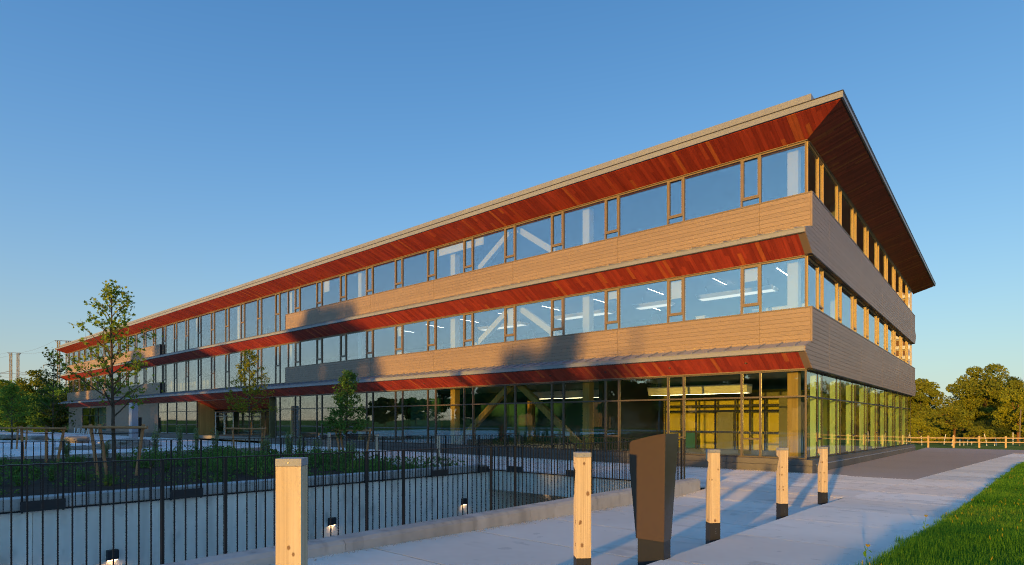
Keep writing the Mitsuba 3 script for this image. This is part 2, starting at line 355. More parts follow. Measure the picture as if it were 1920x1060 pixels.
WARM = (1.0, .62, .30)
for i, (y, where) in enumerate(((-24.2, 'outside the left edge'), (-19.13, 'nearest the lower left corner'), (-14.03, 'middle of the row'), (-8.95, 'nearest the garage opening'), (-4.2, 'in the dark under the beam'))):
    t = thing('wall_lamp', f'small lit black lamp on the ramp wall, {where}', 'wall lamp')
    mb = MB(); z = -.90
    mb.hexa([[-8.6, y - .1, z - .10], [-8.49, y - .1, z - .06], [-8.49, y + .1, z - .06], [-8.6, y + .1, z - .10], [-8.6, y - .1, z + .13], [-8.48, y - .1, z + .13], [-8.48, y + .1, z + .13], [-8.6, y + .1, z + .13]])
    part(t, 'housing', mb, 'mat_black_metal')
    m2 = MB(); m2.add([[-8.595, y - .085, z - .104], [-8.595, y + .085, z - .104], [-8.495, y + .085, z - .066], [-8.495, y - .085, z - .066]], [[0, 1, 2, 3]])
    part(t, 'lens', m2, 'mat_lamp_strip', emitter={'type': 'area', 'radiance': rgb([c * .75 for c in WARM])})

# ------------------------------------------------------------------ the office building
BL = thing('office_building', 'three storey glass office building with brown metal bands and red timber soffits', 'building')
BAY, BAY2 = 3.05, 3.387
LEN, DEP = 101.9, 31.8
HEAD = {3: 12.02, 2: 7.86, 1: 3.75}
OFF = {3: 0.0, 2: -4.108, 1: -8.216}
EYE_Y, EYE_T, EYE_B = -1.18, 8.57, 8.41
def long_(u, d, z): return np.stack([-np.asarray(u, float), -np.asarray(d, float), np.asarray(z, float)], -1)
def side_(u, d, z): return np.stack([np.asarray(d, float), np.asarray(u, float), np.asarray(z, float)], -1)
def fbox(mb, fr, u0, u1, d0, d1, z0, z1, z0b=None, z1b=None):
    z0b = z0 if z0b is None else z0b; z1b = z1 if z1b is None else z1b
    P = [fr(u0, d0, z0), fr(u1, d0, z0b), fr(u1, d1, z0b), fr(u0, d1, z0), fr(u0, d0, z1), fr(u1, d0, z1b), fr(u1, d1, z1b), fr(u0, d1, z1)]
    return mb.hexa(np.array(P))
rw = rng_of(11)
def pane(fr, u0, u1, z0, z1, z0b=None):
    """a glass sheet with the slight bow and tilt of a real one"""
    z0b = z0 if z0b is None else z0b
    n = 6; uu, vv = np.meshgrid(np.linspace(0, 1, n), np.linspace(0, 1, n))
    bow = rw.uniform(-.0010, .0014); tx, tz = rw.normal(0, .0008, 2)
    d = bow * (1 - (2 * uu - 1) ** 2) * (1 - (2 * vv - 1) ** 2) + tx * (uu - .5) * (u1 - u0) + tz * (vv - .5) * (z1 - z0)
    u = u0 + (u1 - u0) * uu; zl = z0 + (z0b - z0) * uu; z = zl + (z1 - zl) * vv
    v = fr(u, d, z).reshape(-1, 3); i, j = np.meshgrid(np.arange(n - 1), np.arange(n - 1), indexing='ij')
    q = np.stack([i * n + j, i * n + j + 1, (i + 1) * n + j + 1, (i + 1) * n + j], -1).reshape(-1, 4)
    return (v, np.vstack([q[:, [0, 1, 2]], q[:, [0, 2, 3]]]))
def window(fr, u0, u1, z0, z1, bars=(), sash=False, glass='mat_glass', frame=None, z0b=None, m=.036, dp=.055, back=-.09, sd=None):
    """one glazed unit: jambs, head, sill, cross bars; its panes are its sub-parts"""
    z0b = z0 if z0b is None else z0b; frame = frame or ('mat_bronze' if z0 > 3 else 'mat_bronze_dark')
    mb = MB()
    fbox(mb, fr, u0, u0 + m, back, dp, z0, z1, z0, z1); fbox(mb, fr, u1 - m, u1, back, dp, z0b, z1)
    a, b = u0 + m, u1 - m
    fbox(mb, fr, a, b, back + .002, dp - .012, z1 - .055, z1 - .002)
    fbox(mb, fr, a, b, back + .002, dp - .012, z0 + .002, z0 + .05, z0b + .002, z0b + .05)
    lows = [z0] + [x for x in bars]; highs = list(bars) + [z1]
    for x in bars: fbox(mb, fr, a, b, back + .002, dp - .008, x - .03, x + .03)
    if sash:
        k = len(highs) - 1 if sash == 'top' else 0
        zl, zh = lows[k] + (.03 if k else .05), highs[k] - .055 if k == len(highs) - 1 else highs[k] - .03
        s = .05
        for (p, q, r, t) in ((a, a + s, zl, zh), (b - s, b, zl, zh), (a + s, b - s, zl, zl + s), (a + s, b - s, zh - s, zh)):
            fbox(mb, fr, p, q, -.03, dp + .006 if sd is None else sd, r, t)
    k = part(BL, 'window', mb, frame)
    for lo, hi in zip(lows, highs):
        part(k, 'pane', pane(fr, a - .004, b + .004, lo + .01, hi - .01, (z0b + .01) if lo == z0 else lo + .01), glass, smooth=True)
    return k

mods = []; u = 0.0; k = 0                                    # facade modules: wide and narrow in turn
while True:
    r = 1.595 + BAY * k
    if r > LEN: mods.append((u, LEN, False)); break
    mods.append((u, r, False))
    if r + .695 > LEN: break
    mods.append((r, r + .695, True)); u = r + .695; k += 1
BAND = [(-.25, 36.9), (63.6, LEN + .25)]
def on_band(u0, u1):
    c = (u0 + u1) / 2; return c < 36.9 or c > 63.6
for lv in (3, 2):
    o = OFF[lv]
    for (u0, u1, nar) in mods:
        short = on_band(u0, u1)
        cuts = [u0, u1]
        for e in (36.9, 63.6):
            if u0 + .25 < e < u1 - .25: cuts = sorted(cuts + [e])
        for a, b in zip(cuts[:-1], cuts[1:]):
            sh = on_band(a, b)
            z0 = (10.055 if sh else 8.90) + o
            bars = ([z0 + .36] if sh else [z0 + 1.42]) if nar else []
            window(long_, a, b, z0, HEAD[lv], bars, 'top' if nar else False)
smods = []; u = 0.0; k = 0
while True:
    r = 1.677 + BAY2 * k
    if r + .74 > DEP: smods.append((u, DEP, False)); break
    smods.append((u, r, False)); smods.append((r, r + .74, True)); u = r + .74; k += 1
for lv in (3, 2):
    z0 = 10.055 + OFF[lv]
    for (u0, u1, nar) in smods:
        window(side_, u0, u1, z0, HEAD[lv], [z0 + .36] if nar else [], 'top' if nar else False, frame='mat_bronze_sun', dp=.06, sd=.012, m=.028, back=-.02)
# ground floor
def SB(u): return .49 - .0147 * u                          # the glass line of the side follows the falling ground
for (u0, u1, nar) in mods:
    if u1 > 40.2: break
    if 35 < (u0 + u1) / 2 < 36.6 and not nar:
        window(long_, u0, u0 + 1.1, .47, 3.75, [2.9], False, 'mat_glass_low', 'mat_pale_frame', m=.07, dp=.07)
        window(long_, u0 + 1.1, u1, .47, 3.75, [2.766], False, 'mat_glass_low'); continue
    window(long_, u0, u1, .47, 3.75, [1.18, 2.766] if nar and (u0 < 15) else [2.766], False, 'mat_glass_low')
for (u0, u1, nar) in smods:
    window(side_, u0, u1, SB(u0), 3.75, [2.766] if not nar else [1.18, 2.766], False, 'mat_glass_side', 'mat_trim_dark', z0b=SB(u1), dp=.012, back=-.05, m=.02)
    if nar or u0 > 0:                                          # deep green reveal fins behind each mullion
        mb = MB(); fbox(mb, side_, u0 - .02, u0 + .02, -.26, -.052, SB(u0), 3.74); part(BL, 'reveal_fin', mb, 'mat_green_int')
u = 54.4
while u < 64.7:
    window(long_, u, min(u + 2.6, 64.8), .47, 3.75, [2.766], False, 'mat_glass_low'); u += 2.6
for a, b in ((83.4, 87.2), (87.2, 91.0), (91.0, 94.7)): window(long_, a, b, .47, 3.6, [2.5], False, 'mat_glass_low', 'mat_trim_dark')
# entrance recess
def rec(u, d, z): return np.stack([np.full_like(np.asarray(u, float), -54.4) + np.asarray(d, float), np.asarray(u, float), np.asarray(z, float)], -1)
mb = MB(); mb.box(-54.43, -54.40, .06, 1.62, .0, 3.7); part(BL, 'timber_panel', mb, 'mat_glulam')
for a, b in ((1.7, 2.6), (2.6, 3.5)): window(rec, a, b, .05, 2.72, [2.3], False, 'mat_glass_low', 'mat_pale_frame', m=.06)
def recb(u, d, z): return np.stack([-np.asarray(u, float), 4.0 - np.asarray(d, float), np.asarray(z, float)], -1)
for i in range(5): window(recb, 40.0 + i * 2.88, 40.0 + (i + 1) * 2.88, .05, 2.72, [2.2], False, 'mat_glass_low', 'mat_bronze')
mb = MB(); mb.box(-40.0, -39.96, .0, 4.0, .05, 3.75); part(BL, 'recess_wall', mb, 'mat_olive_int')

# metal bands: backing, planks, coping, corner trims
RP = rng_of(21)
def planks(fr, region, u_joints, z0, z1, d, course=.156, gap=.008):
    """courses of metal plank over a polygon (u, z); joints at u_joints"""
    zs = []; z = z1 - .02
    while z > z0 + .02: zs.append((max(z - course, z0), z)); z -= course
    for a, b in zip(u_joints[:-1], u_joints[1:]):
        for (lo, hi) in zs:
            pg = region.intersection(sbox(a + .005, lo + gap / 2, b - .005, hi - gap / 2))
            if pg.area < .01: continue
            mb = MB(); mb.poly(pg, lambda A, B, D: fr(A, D, B), d - .03, d, (RP.random(), 0))
            # a second, slightly smaller sheet rounds the plank's face
            pg2 = pg.buffer(-.004, join_style=2)
            if pg2.area > .01: mb.poly(pg2, lambda A, B, D: fr(A, D, B), d, d + .004, (RP.random(), 0))
            part(BL, 'cladding_plank', mb, 'mat_panel', uv=True)
JL = [-.20, 1.55, 7.65, 13.75, 19.85, 25.95, 32.05, 36.86]
JL2 = [63.64, 69.7, 75.8, 81.9, 88.0, 94.1, LEN + .2]
for lv in (3, 2):
    o = OFF[lv]
    for joints, (a, b) in zip((JL, JL2), BAND):
        mb = MB(); fbox(mb, long_, a + .03, b - .03, -.02, .222, 8.80 + o, 10.03 + o); part(BL, 'band_backing', mb, 'mat_joint_back')
        planks(long_, sbox(joints[0], 8.83 + o, joints[-1], 10.055 + o), joints, 8.83 + o, 10.055 + o, .246)
        mb = MB(); fbox(mb, long_, a + .0, b, .0, .262, 10.035 + o, 10.085 + o); part(BL, 'coping', mb, 'mat_bronze')
    for x in (36.9, 63.6):
        mb = MB(); fbox(mb, long_, x - .02, x + .02, -.0, .256, 8.82 + o, 10.03 + o); part(BL, 'band_end', mb, 'mat_trim_dark')
    mb = MB(); mb.box(.205, .262, -.262, -.205, 8.83 + o, 10.03 + o); part(BL, 'corner_trim', mb, 'mat_panel', uv=True)
    # side band with its notched profile
    prof = Polygon([(-.245, 10.05 + o), (-.245, 8.83 + o), (EYE_Y, EYE_T + o), (EYE_Y, EYE_B + o), (-.22, 7.87 + o), (DEP + .25, 7.87 + o), (DEP + .9, 8.35 + o), (DEP + .9, 8.6 + o), (DEP + .25, 8.95 + o), (DEP + .25, 10.05 + o)])
    sj = [-1.3, 2.45] + [2.45 + 6.74 * i for i in range(1, 5)] + [DEP + 1.0]
    back = MB(); back.poly(prof.buffer(-.012), lambda A, B, D: side_(A, D, B), .0, .222); part(BL, 'band_backing', back, 'mat_joint_back')
    planks(side_, prof, sj, 7.87 + o, 10.05 + o, .246)
    mb = MB(); fbox(mb, side_, -.205, DEP + .25, .0, .262, 10.035 + o, 10.085 + o); part(BL, 'coping', mb, 'mat_bronze')
    for jx in sj[1:-1]:
        mb = MB(); fbox(mb, side_, jx - .01, jx + .01, .222, .252, 7.9 + o, 10.03 + o); part(BL, 'joint_trim', mb, 'mat_panel', uv=True)

# eyebrow roofs, fascias and timber soffits
XA, XB = -.222, LEN + 1.1
cnt = {'n': 0}
RS = rng_of(31)
def soffit_board(target, P00, P10, P11, P01, nrm, rest=None):
    """P: outer edge 0-1, inner edge; a board 12 mm thick; sometimes made of two lengths"""
    P00, P10, P11, P01 = map(np.asarray, (P00, P10, P11, P01)); nrm = np.asarray(nrm) * .012
    cut = [0, 1] if RS.random() < .62 else [0, RS.uniform(.25, .75), 1]
    for a, b in zip(cut[:-1], cut[1:]):
        q = [P00 + (P01 - P00) * a, P10 + (P11 - P10) * a, P10 + (P11 - P10) * b, P00 + (P01 - P00) * b]
        uvp = (RS.random(), RS.random())
        tgt = MB() if rest is None else rest
        tgt.hexa(np.array([x + nrm for x in q] + list(q)), uvp)
        if rest is None: part(BL, 'soffit_board', tgt, target, uv=True)
W, GAP = .152, .006
for lv in (3, 2):
    o = OFF[lv]
    mb = MB(); mb.add(np.array([long_(XA, .24, 8.85 + o), long_(XB, .24, 8.85 + o), long_(XB, 1.20, EYE_T + .012 + o), long_(XA, 1.20, EYE_T + .012 + o),
                                long_(XA, .24, 8.83 + o), long_(XB, .24, 8.83 + o), long_(XB, 1.20, EYE_T - .01 + o), long_(XA, 1.20, EYE_T - .01 + o)]), [[0, 1, 2, 3], [7, 6, 5, 4], [0, 4, 5, 1], [2, 6, 7, 3], [1, 5, 6, 2], [3, 7, 4, 0]])
    EB = part(BL, 'eyebrow_roof', mb, 'mat_fascia')
    u = .1; i = 0; stuff = MB()
    while u < XB - .1:
        m2 = MB()
        P = [long_(u, .26, 8.84 + o), long_(u + .022, .26, 8.84 + o), long_(u + .022, 1.17, EYE_T + .02 + o), long_(u, 1.17, EYE_T + .02 + o)]
        P += [p + np.array([0, 0, .045]) for p in P]
        if i < 90: m2.hexa(np.array(P)); part(EB, 'standing_seam', m2, 'mat_fascia')
        else: stuff.hexa(np.array(P))
        u += .62; i += 1
    part(EB, 'standing_seams', stuff, 'mat_fascia', kind='stuff')
    u = -.222
    while u < XB:
        b = min(u + 6.1, XB); m2 = MB(); fbox(m2, long_, u + .002, b - .002, 1.14, 1.18, EYE_B + o, EYE_T + o); part(BL, 'eyebrow_fascia', m2, 'mat_fascia'); u = b
    mb = MB(); fbox(mb, long_, XA, XB, 1.10, 1.165, EYE_B - .03 + o, EYE_B - .004 + o); part(BL, 'drip_trim', mb, 'mat_trim_dark')
    # boards
    n = 0; u = XA + .03; rest = MB()
    zin = 7.885 + o; zo = EYE_B - .01 + o; slope = (zo - zin) / (1.14 - .10)
    nrm = np.array([0, .46, .89])
    while u < XB - W:
        deep = lv == 2 and 40.05 < u < 54.3
        din = -1.62 if deep else .10
        zi = zo - slope * (1.14 - din)
        soffit_board('mat_soffit', long_(u, 1.14, zo), long_(u + W - GAP, 1.14, zo), long_(u + W - GAP, din, zi), long_(u, din, zi), nrm, None if n < 62 else rest)
        u += W; n += 1
    part(BL, 'soffit_boards', rest, 'mat_soffit', uv=True, kind='stuff')
    mb = MB(); P = [long_(XA + .01, 1.13, zo + .03), long_(XB - .01, 1.13, zo + .03), long_(XB - .01, .02, zin + .05), long_(XA + .01, .02, zin + .05)]
    mb.hexa(np.array(P + [p + np.array([0, 0, .02]) for p in P])); part(BL, 'soffit_backing', mb, 'mat_trim_dark')
    mb = MB(); fbox(mb, long_, -.06, LEN + .02, .055, .105, HEAD[lv - 1] + .0, HEAD[lv - 1] + .045) if lv == 2 else None
    fbox(mb, long_, -.055, LEN + .02, -.05, .098, HEAD[lv if lv == 3 else 2] + .003, HEAD[lv if lv == 3 else 2] + .03)
    part(BL, 'head_trim', mb, 'mat_bronze')
    mb = MB(); P = [(XB, -1.14, zo), (XB, -1.14, EYE_T + o), (XB, -.1, 8.87 + o), (XB, -.1, zin)]
    mb.hexa(np.array([[-XB - .02, p[1], p[2]] for p in P] + [[-XB, p[1], p[2]] for p in P])); part(BL, 'eyebrow_end', mb, 'mat_fascia')
for k in range(12):
    u = 1.93 + 3.05 * k; zz = EYE_B - 4.108 - .01 - (EYE_B - .01 - 7.885) / 1.04 * (1.14 - .62); mb = MB(); mb.tube([-u, -.62, zz - .016], [-u, -.62, zz + .03], .055, n=14); part(BL, 'downlight', mb, 'mat_trim_dark')
mb = MB(); fbox(mb, long_, 40.0, 54.4, -4.1, -1.62, 2.72, 2.80); part(BL, 'recess_ceiling', mb, 'mat_bark_red')
# spandrels behind the eyebrows (between ceiling and floor above)
for lv in (3, 2):
    o = OFF[lv]
    for a, b in (((.05, 40.0), (54.4, LEN)) if lv == 2 else ((.05, LEN),)):
        mb = MB(); fbox(mb, long_, a, b, -.16, .0, 7.915 + o, 8.885 + o); part(BL, 'spandrel', mb, 'mat_panel_back')
    mb = MB(); fbox(mb, side_, .05, DEP, -.16, -.004, 7.88 + o, 10.03 + o); part(BL, 'spandrel', mb, 'mat_panel_back')
    mb = MB(); fbox(mb, side_, .0, DEP, .0, .235, 7.845 + o, 7.868 + o); part(BL, 'band_underside', mb, 'mat_trim_dark')
    mb = MB(); fbox(mb, long_, .05, LEN, -.16, -.02, 8.86 + o, 10.03 + o) if False else fbox(mb, long_, .05, 36.88, -.16, -.03, 8.9 + o, 10.03 + o); fbox(mb, long_, 63.62, LEN, -.16, -.03, 8.9 + o, 10.03 + o); part(BL, 'upstand', mb, 'mat_panel_back')

# main roof
RO, RZ0, RZ1 = 1.44, 12.50, 12.73
XR_, YR_ = LEN + 1.6, DEP + 1.75
ROOF = part(BL, 'roof', MB().box(-XR_ + .05, RO - .05, -RO + .05, YR_ - .05, RZ0 + .06, RZ1 - .01), 'mat_fascia')
u = -RO
while u < XR_:
    b = min(u + 6.1, XR_); mb = MB(); fbox(mb, long_, u + .002, b - .002, RO - .05, RO, RZ0, RZ1 - .035); part(ROOF, 'roof_fascia', mb, 'mat_fascia'); u = b
mb = MB(); fbox(mb, long_, -RO - .012, XR_, RO - .06, RO + .012, RZ1 - .033, RZ1 + .002); part(ROOF, 'edge_trim', mb, 'mat_trim_dark')
mb = MB(); fbox(mb, side_, -RO, YR_, RO - .05, RO, RZ0, RZ1 - .095); part(ROOF, 'roof_fascia', mb, 'mat_fascia')
mb = MB(); fbox(mb, side_, -RO + .06, YR_, RO - .06, RO + .014, RZ1 - .093, RZ1 + .004); part(ROOF, 'edge_trim', mb, 'mat_trim_dark')
mb = MB(); fbox(mb, long_, -RO + .05, XR_, RO - .09, RO - .052, RZ0 - .005, RZ0 + .05); fbox(mb, side_, -RO + .09, YR_, RO - .09, RO - .052, RZ0 - .005, RZ0 + .05); part(ROOF, 'shadow_gap', mb, 'mat_trim_dark')
mb = MB(); fbox(mb, long_, -.44, XR_ - 2, .5, 1.22, 12.80, 13.07); part(ROOF, 'parapet', mb, 'mat_fascia')
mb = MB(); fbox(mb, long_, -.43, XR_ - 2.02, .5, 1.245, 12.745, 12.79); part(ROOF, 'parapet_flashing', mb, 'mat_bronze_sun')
mb = MB(); mb.box(-LEN, -.05, .05, DEP - .1, 12.10, 12.5); part(ROOF, 'roof_deck', mb, 'mat_trim_dark')
# roof soffit boards, mitred at the corner
ZI, ZO, DI, DO = 12.045, 12.48, .0, RO - .09
n = 0; u = -DO + .004; rest = MB(); nl = np.array([0, .29, .957])
while u < LEN + 1.4:
    a, b = u, u + W - GAP
    za = lambda d: ZO - (ZO - ZI) * (DO - d) / (DO - DI)
    ia, ib = max(-a, 0.0), max(-b, 0.0)
    soffit_board('mat_soffit', long_(a, DO, ZO), long_(b, DO, ZO), long_(b, ib, za(ib)), long_(a, ia, za(ia)), nl, None if n < 66 else rest)
    u += W; n += 1
part(BL, 'soffit_boards', rest, 'mat_soffit', uv=True, kind='stuff')
n = 0; u = -DO + .004; rest = MB(); nl = np.array([-.29, 0, .957])
while u < DEP + 1.6:
    a, b = u, u + W - GAP
    ia, ib = max(-a, 0.0), max(-b, 0.0)
    soffit_board('mat_soffit_side', side_(a, DO, ZO), side_(b, DO, ZO), side_(b, ib, za(ib)), side_(a, ia, za(ia)), nl, None if n < 60 else rest)
    u += W; n += 1
part(BL, 'soffit_boards', rest, 'mat_soffit_side', uv=True, kind='stuff')
mb = MB(); fbox(mb, long_, -.06, LEN + .02, -.05, .10, HEAD[3] + .002, HEAD[3] + .022); part(BL, 'head_trim', mb, 'mat_bronze')
mb = MB(); fbox(mb, side_, .11, DEP, -.05, .10, HEAD[3] + .002, HEAD[3] + .022); part(BL, 'head_trim', mb, 'mat_bronze')
# corner posts
for z0, z1 in ((.47, 3.75), (5.95, 7.86), (10.06, 12.02)):
    mb = MB(); mb.box(-.03, .012, -.012, .03, z0 - .02, z1 + .002); part(BL, 'corner_post', mb, 'mat_bronze')

# plinth: dark stone pieces under the glass
for i in range(13):
    a, b = -.26 + i * 3.08, -.26 + (i + 1) * 3.08
    for z0, z1, d in ((-.3, .25, .25), (.256, .465, .22)):
        mb = MB(); mb.cbox(-b + .004, -a - .004, -d, .3, z0, z1, .006, uv=(RP.random(), 0)); part(BL, 'plinth_stone', mb, 'mat_plinth', uv=True)
for a, b in ((54.4, 64.8), (64.8, 83.4), (83.4, 94.7), (94.7, LEN)):
    mb = MB(); mb.box(-b + .004, -a - .004, -.22, .3, -.3, .46, (RP.random(), 0)); part(BL, 'plinth_stone', mb, 'mat_plinth', uv=True)
for i in range(10):
    a, b = .32 + i * 3.2, .32 + (i + 1) * 3.2
    for (o0, o1, d) in ((-1.0, -.235, .26), (-.229, -.03, .20)):
        mb = MB(); P = []
        for (zz) in (o0, o1):
            for (x, y) in ((-.3, a + .004), (d, a + .004), (d, b - .004), (-.3, b - .004)): P.append([x, y, SB(y) + zz])
        mb.hexa(np.array(P), (RP.random(), 0)); part(BL, 'plinth_stone', mb, 'mat_plinth', uv=True)
mb = MB(); P = []
for zz in (-.233, -.205):
    for (x, y) in ((.2, .33), (.275, .33), (.275, DEP + .2), (.2, DEP + .2)): P.append([x, y, SB(y) + zz])
mb.hexa(np.array(P)); part(BL, 'plinth_edge', mb, 'mat_galv')

# solid walls of the left part: vertical metal panels
for a, b in ((64.8, 83.4), (94.7, LEN + .15)):
    n = max(1, round((b - a) / .62)); w = (b - a) / n
    mb = MB(); fbox(mb, long_, a, b, -.1, .02, .4, 3.79); part(BL, 'wall', mb, 'mat_panel_back')
    for i in range(n):
        mb = MB(); fbox(mb, long_, a + i * w + .006, a + (i + 1) * w - .006, .02, .05, .47, 3.77); part(BL, 'wall_panel', mb, 'mat_panel', uv=True)
mb = MB(); fbox(mb, long_, 83.4, 94.7, -.1, .04, 3.61, 3.79); part(BL, 'wall_panel', mb, 'mat_panel', uv=True)
mb = MB(); mb.box(-LEN - .15, -LEN, .0, DEP, -.3, 12.1); part(BL, 'end_wall', mb, 'mat_panel', uv=True)
mb = MB(); mb.box(-LEN, -.25, DEP - .02, DEP + .2, -.9, 12.1); part(BL, 'rear_wall', mb, 'mat_panel', uv=True)

# inside: floors, ceilings, walls, columns, braces
for lv, z in ((1, .43), (2, 4.95), (3, 9.06)):
    x1 = -.17
    mb = MB(); mb.box(-LEN + .02, x1, .17 if lv > 1 else .1, DEP - .1, z - .3, z); part(BL, 'floor', mb, 'mat_floor_int')
for lv, z in ((1, 3.92), (2, 7.98)):
    mb = MB()
    if lv == 1: mb.box(-39.9, -.17, .2, DEP - .1, z, z + .1); mb.box(-LEN + .02, -54.5, .2, DEP - .1, z, z + .1)
    else: mb.box(-LEN + .02, -.17, .2, DEP - .1, z, z + .1)
    part(BL, 'ceiling', mb, 'mat_ceiling' if lv == 2 else 'mat_wall_int')
mb = MB(); mb.box(-LEN + .02, -.1, .2, DEP - .1, 12.06, 12.09); part(BL, 'ceiling', mb, 'mat_ceiling')
for z0, z1, m in ((4.95, 7.98, 'mat_wall_int'), (9.06, 12.06, 'mat_wall_int')):
    mb = MB(); mb.box(-LEN + 2, -11.0, 9.0, 9.2, z0, z1); part(BL, 'inner_wall', mb, m)
    mb = MB(); mb.box(-11.2, -11.0, 9.2, 26., z0, z1); part(BL, 'inner_wall', mb, m)
mb = MB(); mb.box(-39.9, -8.6, 9.0, 9.2, .43, 3.92); part(BL, 'inner_wall', mb, 'mat_teal_int')
mb = MB(); mb.box(-27, -24.0, 4.0, 4.15, .43, 3.92); part(BL, 'teal_wall', mb, 'mat_teal_int')
mb = MB(); mb.box(-36, -30, 6.0, 6.15, .43, 3.92); part(BL, 'inner_wall', mb, 'mat_olive_int')
mb = MB(); mb.box(-94.6, -83.5, 1.4, 1.55, .43, 3.7); part(BL, 'blue_wall', mb, 'mat_blue_int')
mb = MB(); mb.box(-64.7, -54.5, 7.0, 7.15, .43, 3.9); part(BL, 'inner_wall', mb, 'mat_olive_int')
# the yellow room by the corner
mb = MB(); mb.box(-8.7, -2.2, 6.6, 6.75, .43, 3.4); part(BL, 'yellow_wall', mb, 'mat_yellow_int')
mb = MB(); mb.box(-2.35, -2.2, 6.75, 14., .43, 3.4); part(BL, 'yellow_wall', mb, 'mat_yellow_int')
mb = MB(); mb.box(-2.1, -.9, 4.2, 4.32, .43, 3.0); part(BL, 'olive_wall', mb, 'mat_olive_int')
mb = MB(); mb.box(-8.4, -.9, 6.4, 6.5, 3.0, 3.25); part(BL, 'bulkhead', mb, 'mat_olive_int')
mb = MB()
for x in (-8.3, -7.4, -6.6, -5.6, -4.6, -3.9, -3.2, -2.4): mb.box(x - .04, x + .04, 5.9, 5.98, .43, 3.05)
for z in (1.3, 2.35, 2.62, 2.98): mb.box(-8.3, -2.4, 5.91, 5.97, z - .05, z + .05)
part(BL, 'partition_frame', mb, 'mat_trim_dark')
mb = MB(); mb.box(-5.5, -4.7, 5.93, 5.95, .45, 2.3); part(BL, 'partition_panel', mb, 'mat_olive_int')
mb = MB(); mb.box(-7.35, -6.65, 5.93, 5.95, .45, 1.3); part(BL, 'partition_panel', mb, 'mat_teal_int')
mb = MB(); mb.box(-9.5, -9.3, 1.2, 9.0, .43, 3.92); part(BL, 'inner_wall', mb, 'mat_dark_int')
CX = [-.55 - 9.15 * i for i in range(12)]
for i, x in enumerate(CX):
    for z0, z1, m in ((.43, 3.92, 'mat_glulam'), (4.95, 7.98, 'mat_white_int'), (9.06, 12.06, 'mat_white_int')):
        if z0 < 1 and (-54.6 < x < -39.8 or x < -65): continue
        mb = MB(); mb.cbox(x - .19, x + .19, .36, .76, z0, z1, .01); part(BL, 'column', mb, m)
        if z0 > 1 or i < 5:
            mb = MB(); mb.cbox(x - .19, x + .19, 7.5, 7.9, z0, z1, .01); part(BL, 'column', mb, m)
for i in (1,):
    a, b = CX[i + 1], CX[i]; c = (a + b) / 2
    for z0, z1, m in ((.43, 3.92, 'mat_glulam'), (4.95, 7.98, 'mat_white_int'), (9.06, 12.06, 'mat_white_int')):
        for e in (a + .25, b - .25):
            p0, p1 = np.array([e, .56, z0 + .1]), np.array([c + (.18 if e > c else -.18), .56, z1 - .05]); d = (p1 - p0) / np.linalg.norm(p1 - p0); s = np.array([-d[2], 0, d[0]]) * .15
            mb = MB(); w = np.array([0, .14, 0])
            mb.hexa(np.array([p0 - s - w, p0 + s - w, p0 + s + w, p0 - s + w, p1 - s - w, p1 + s - w, p1 + s + w, p1 - s + w])); part(BL, 'brace', mb, m)

# roller blinds partly drawn behind some panes
for (u0, u1, z0, z1) in ((1.66, 2.24, 7.3, 7.8), (4.70, 5.28, 7.05, 7.8), (7.74, 8.34, 7.45, 7.8), (13.84, 14.44, 6.9, 7.8), (22.99, 23.59, 7.2, 7.8), (16.2, 19.8, 11.55, 11.95), (31.4, 32.1, 11.2, 11.95)):
    mb = MB(); fbox(mb, long_, u0, u1, -.165, -.155, z0, z1); fbox(mb, long_, u0, u1, -.19, -.13, z0 - .03, z0); part(BL, 'roller_blind', mb, 'mat_white_int')
# lights and low furniture inside the upper floors
STRIP = [(-1.35, 2.0), (-3.9, 2.0), (-6.9, 2.0), (-10.0, 2.0), (-13.0, 2.0), (-16.1, 2.0), (-19.1, 2.0), (-22.2, 2.0), (-25.2, 2.0), (-8.8, 5.6)]
for i, (x, y) in enumerate(STRIP):
    t = thing('strip_light', f'white linear ceiling light inside the middle floor, {ORD[i]} from the near corner' if y < 3 else f'white linear ceiling light deep inside the middle floor, {ORD[i - 9]} of the back row', 'light')
    part(t, 'body', MB().box(x - .03, x + .03, y - .8, y + .8, 7.90, 7.979), 'mat_white_int')
    q = MB(); q.add([[x - .024, y - .78, 7.899], [x - .024, y + .78, 7.899], [x + .024, y + .78, 7.899], [x + .024, y - .78, 7.899]], [[0, 1, 2, 3]])
    part(t, 'diffuser', q, 'mat_lamp_strip', emitter={'type': 'area', 'radiance': rgb((1.0, .96, .88))})
for i, (x0, x1) in enumerate(((-5.2, -1.9), (-8.4, -6.6), (-13.2, -9.9), (-19.0, -15.6))):
    t = thing('pendant_light', f'long glowing white pendant light inside the middle floor, {ORD[i]} from the near corner', 'light')
    part(t, 'trough', MB().hexa(np.array([[x0, 2.7, 7.42], [x1, 2.7, 7.42], [x1, 3.3, 7.42], [x0, 3.3, 7.42], [x0, 2.5, 7.56], [x1, 2.5, 7.56], [x1, 3.5, 7.56], [x0, 3.5, 7.56]])), 'mat_white_bright')
    m2 = MB()
    for x in (x0 + .3, x1 - .3): m2.tube([x, 3.0, 7.56], [x, 3.0, 7.98], .012)
    part(t, 'hanger', m2, 'mat_galv')
    q = MB(); q.add([[x0 + .05, 2.72, 7.419], [x0 + .05, 3.28, 7.419], [x1 - .05, 3.28, 7.419], [x1 - .05, 2.72, 7.419]], [[0, 1, 2, 3]])
    part(t, 'diffuser', q, 'mat_lamp_strip', emitter={'type': 'area', 'radiance': rgb((.085, .072, .056))})
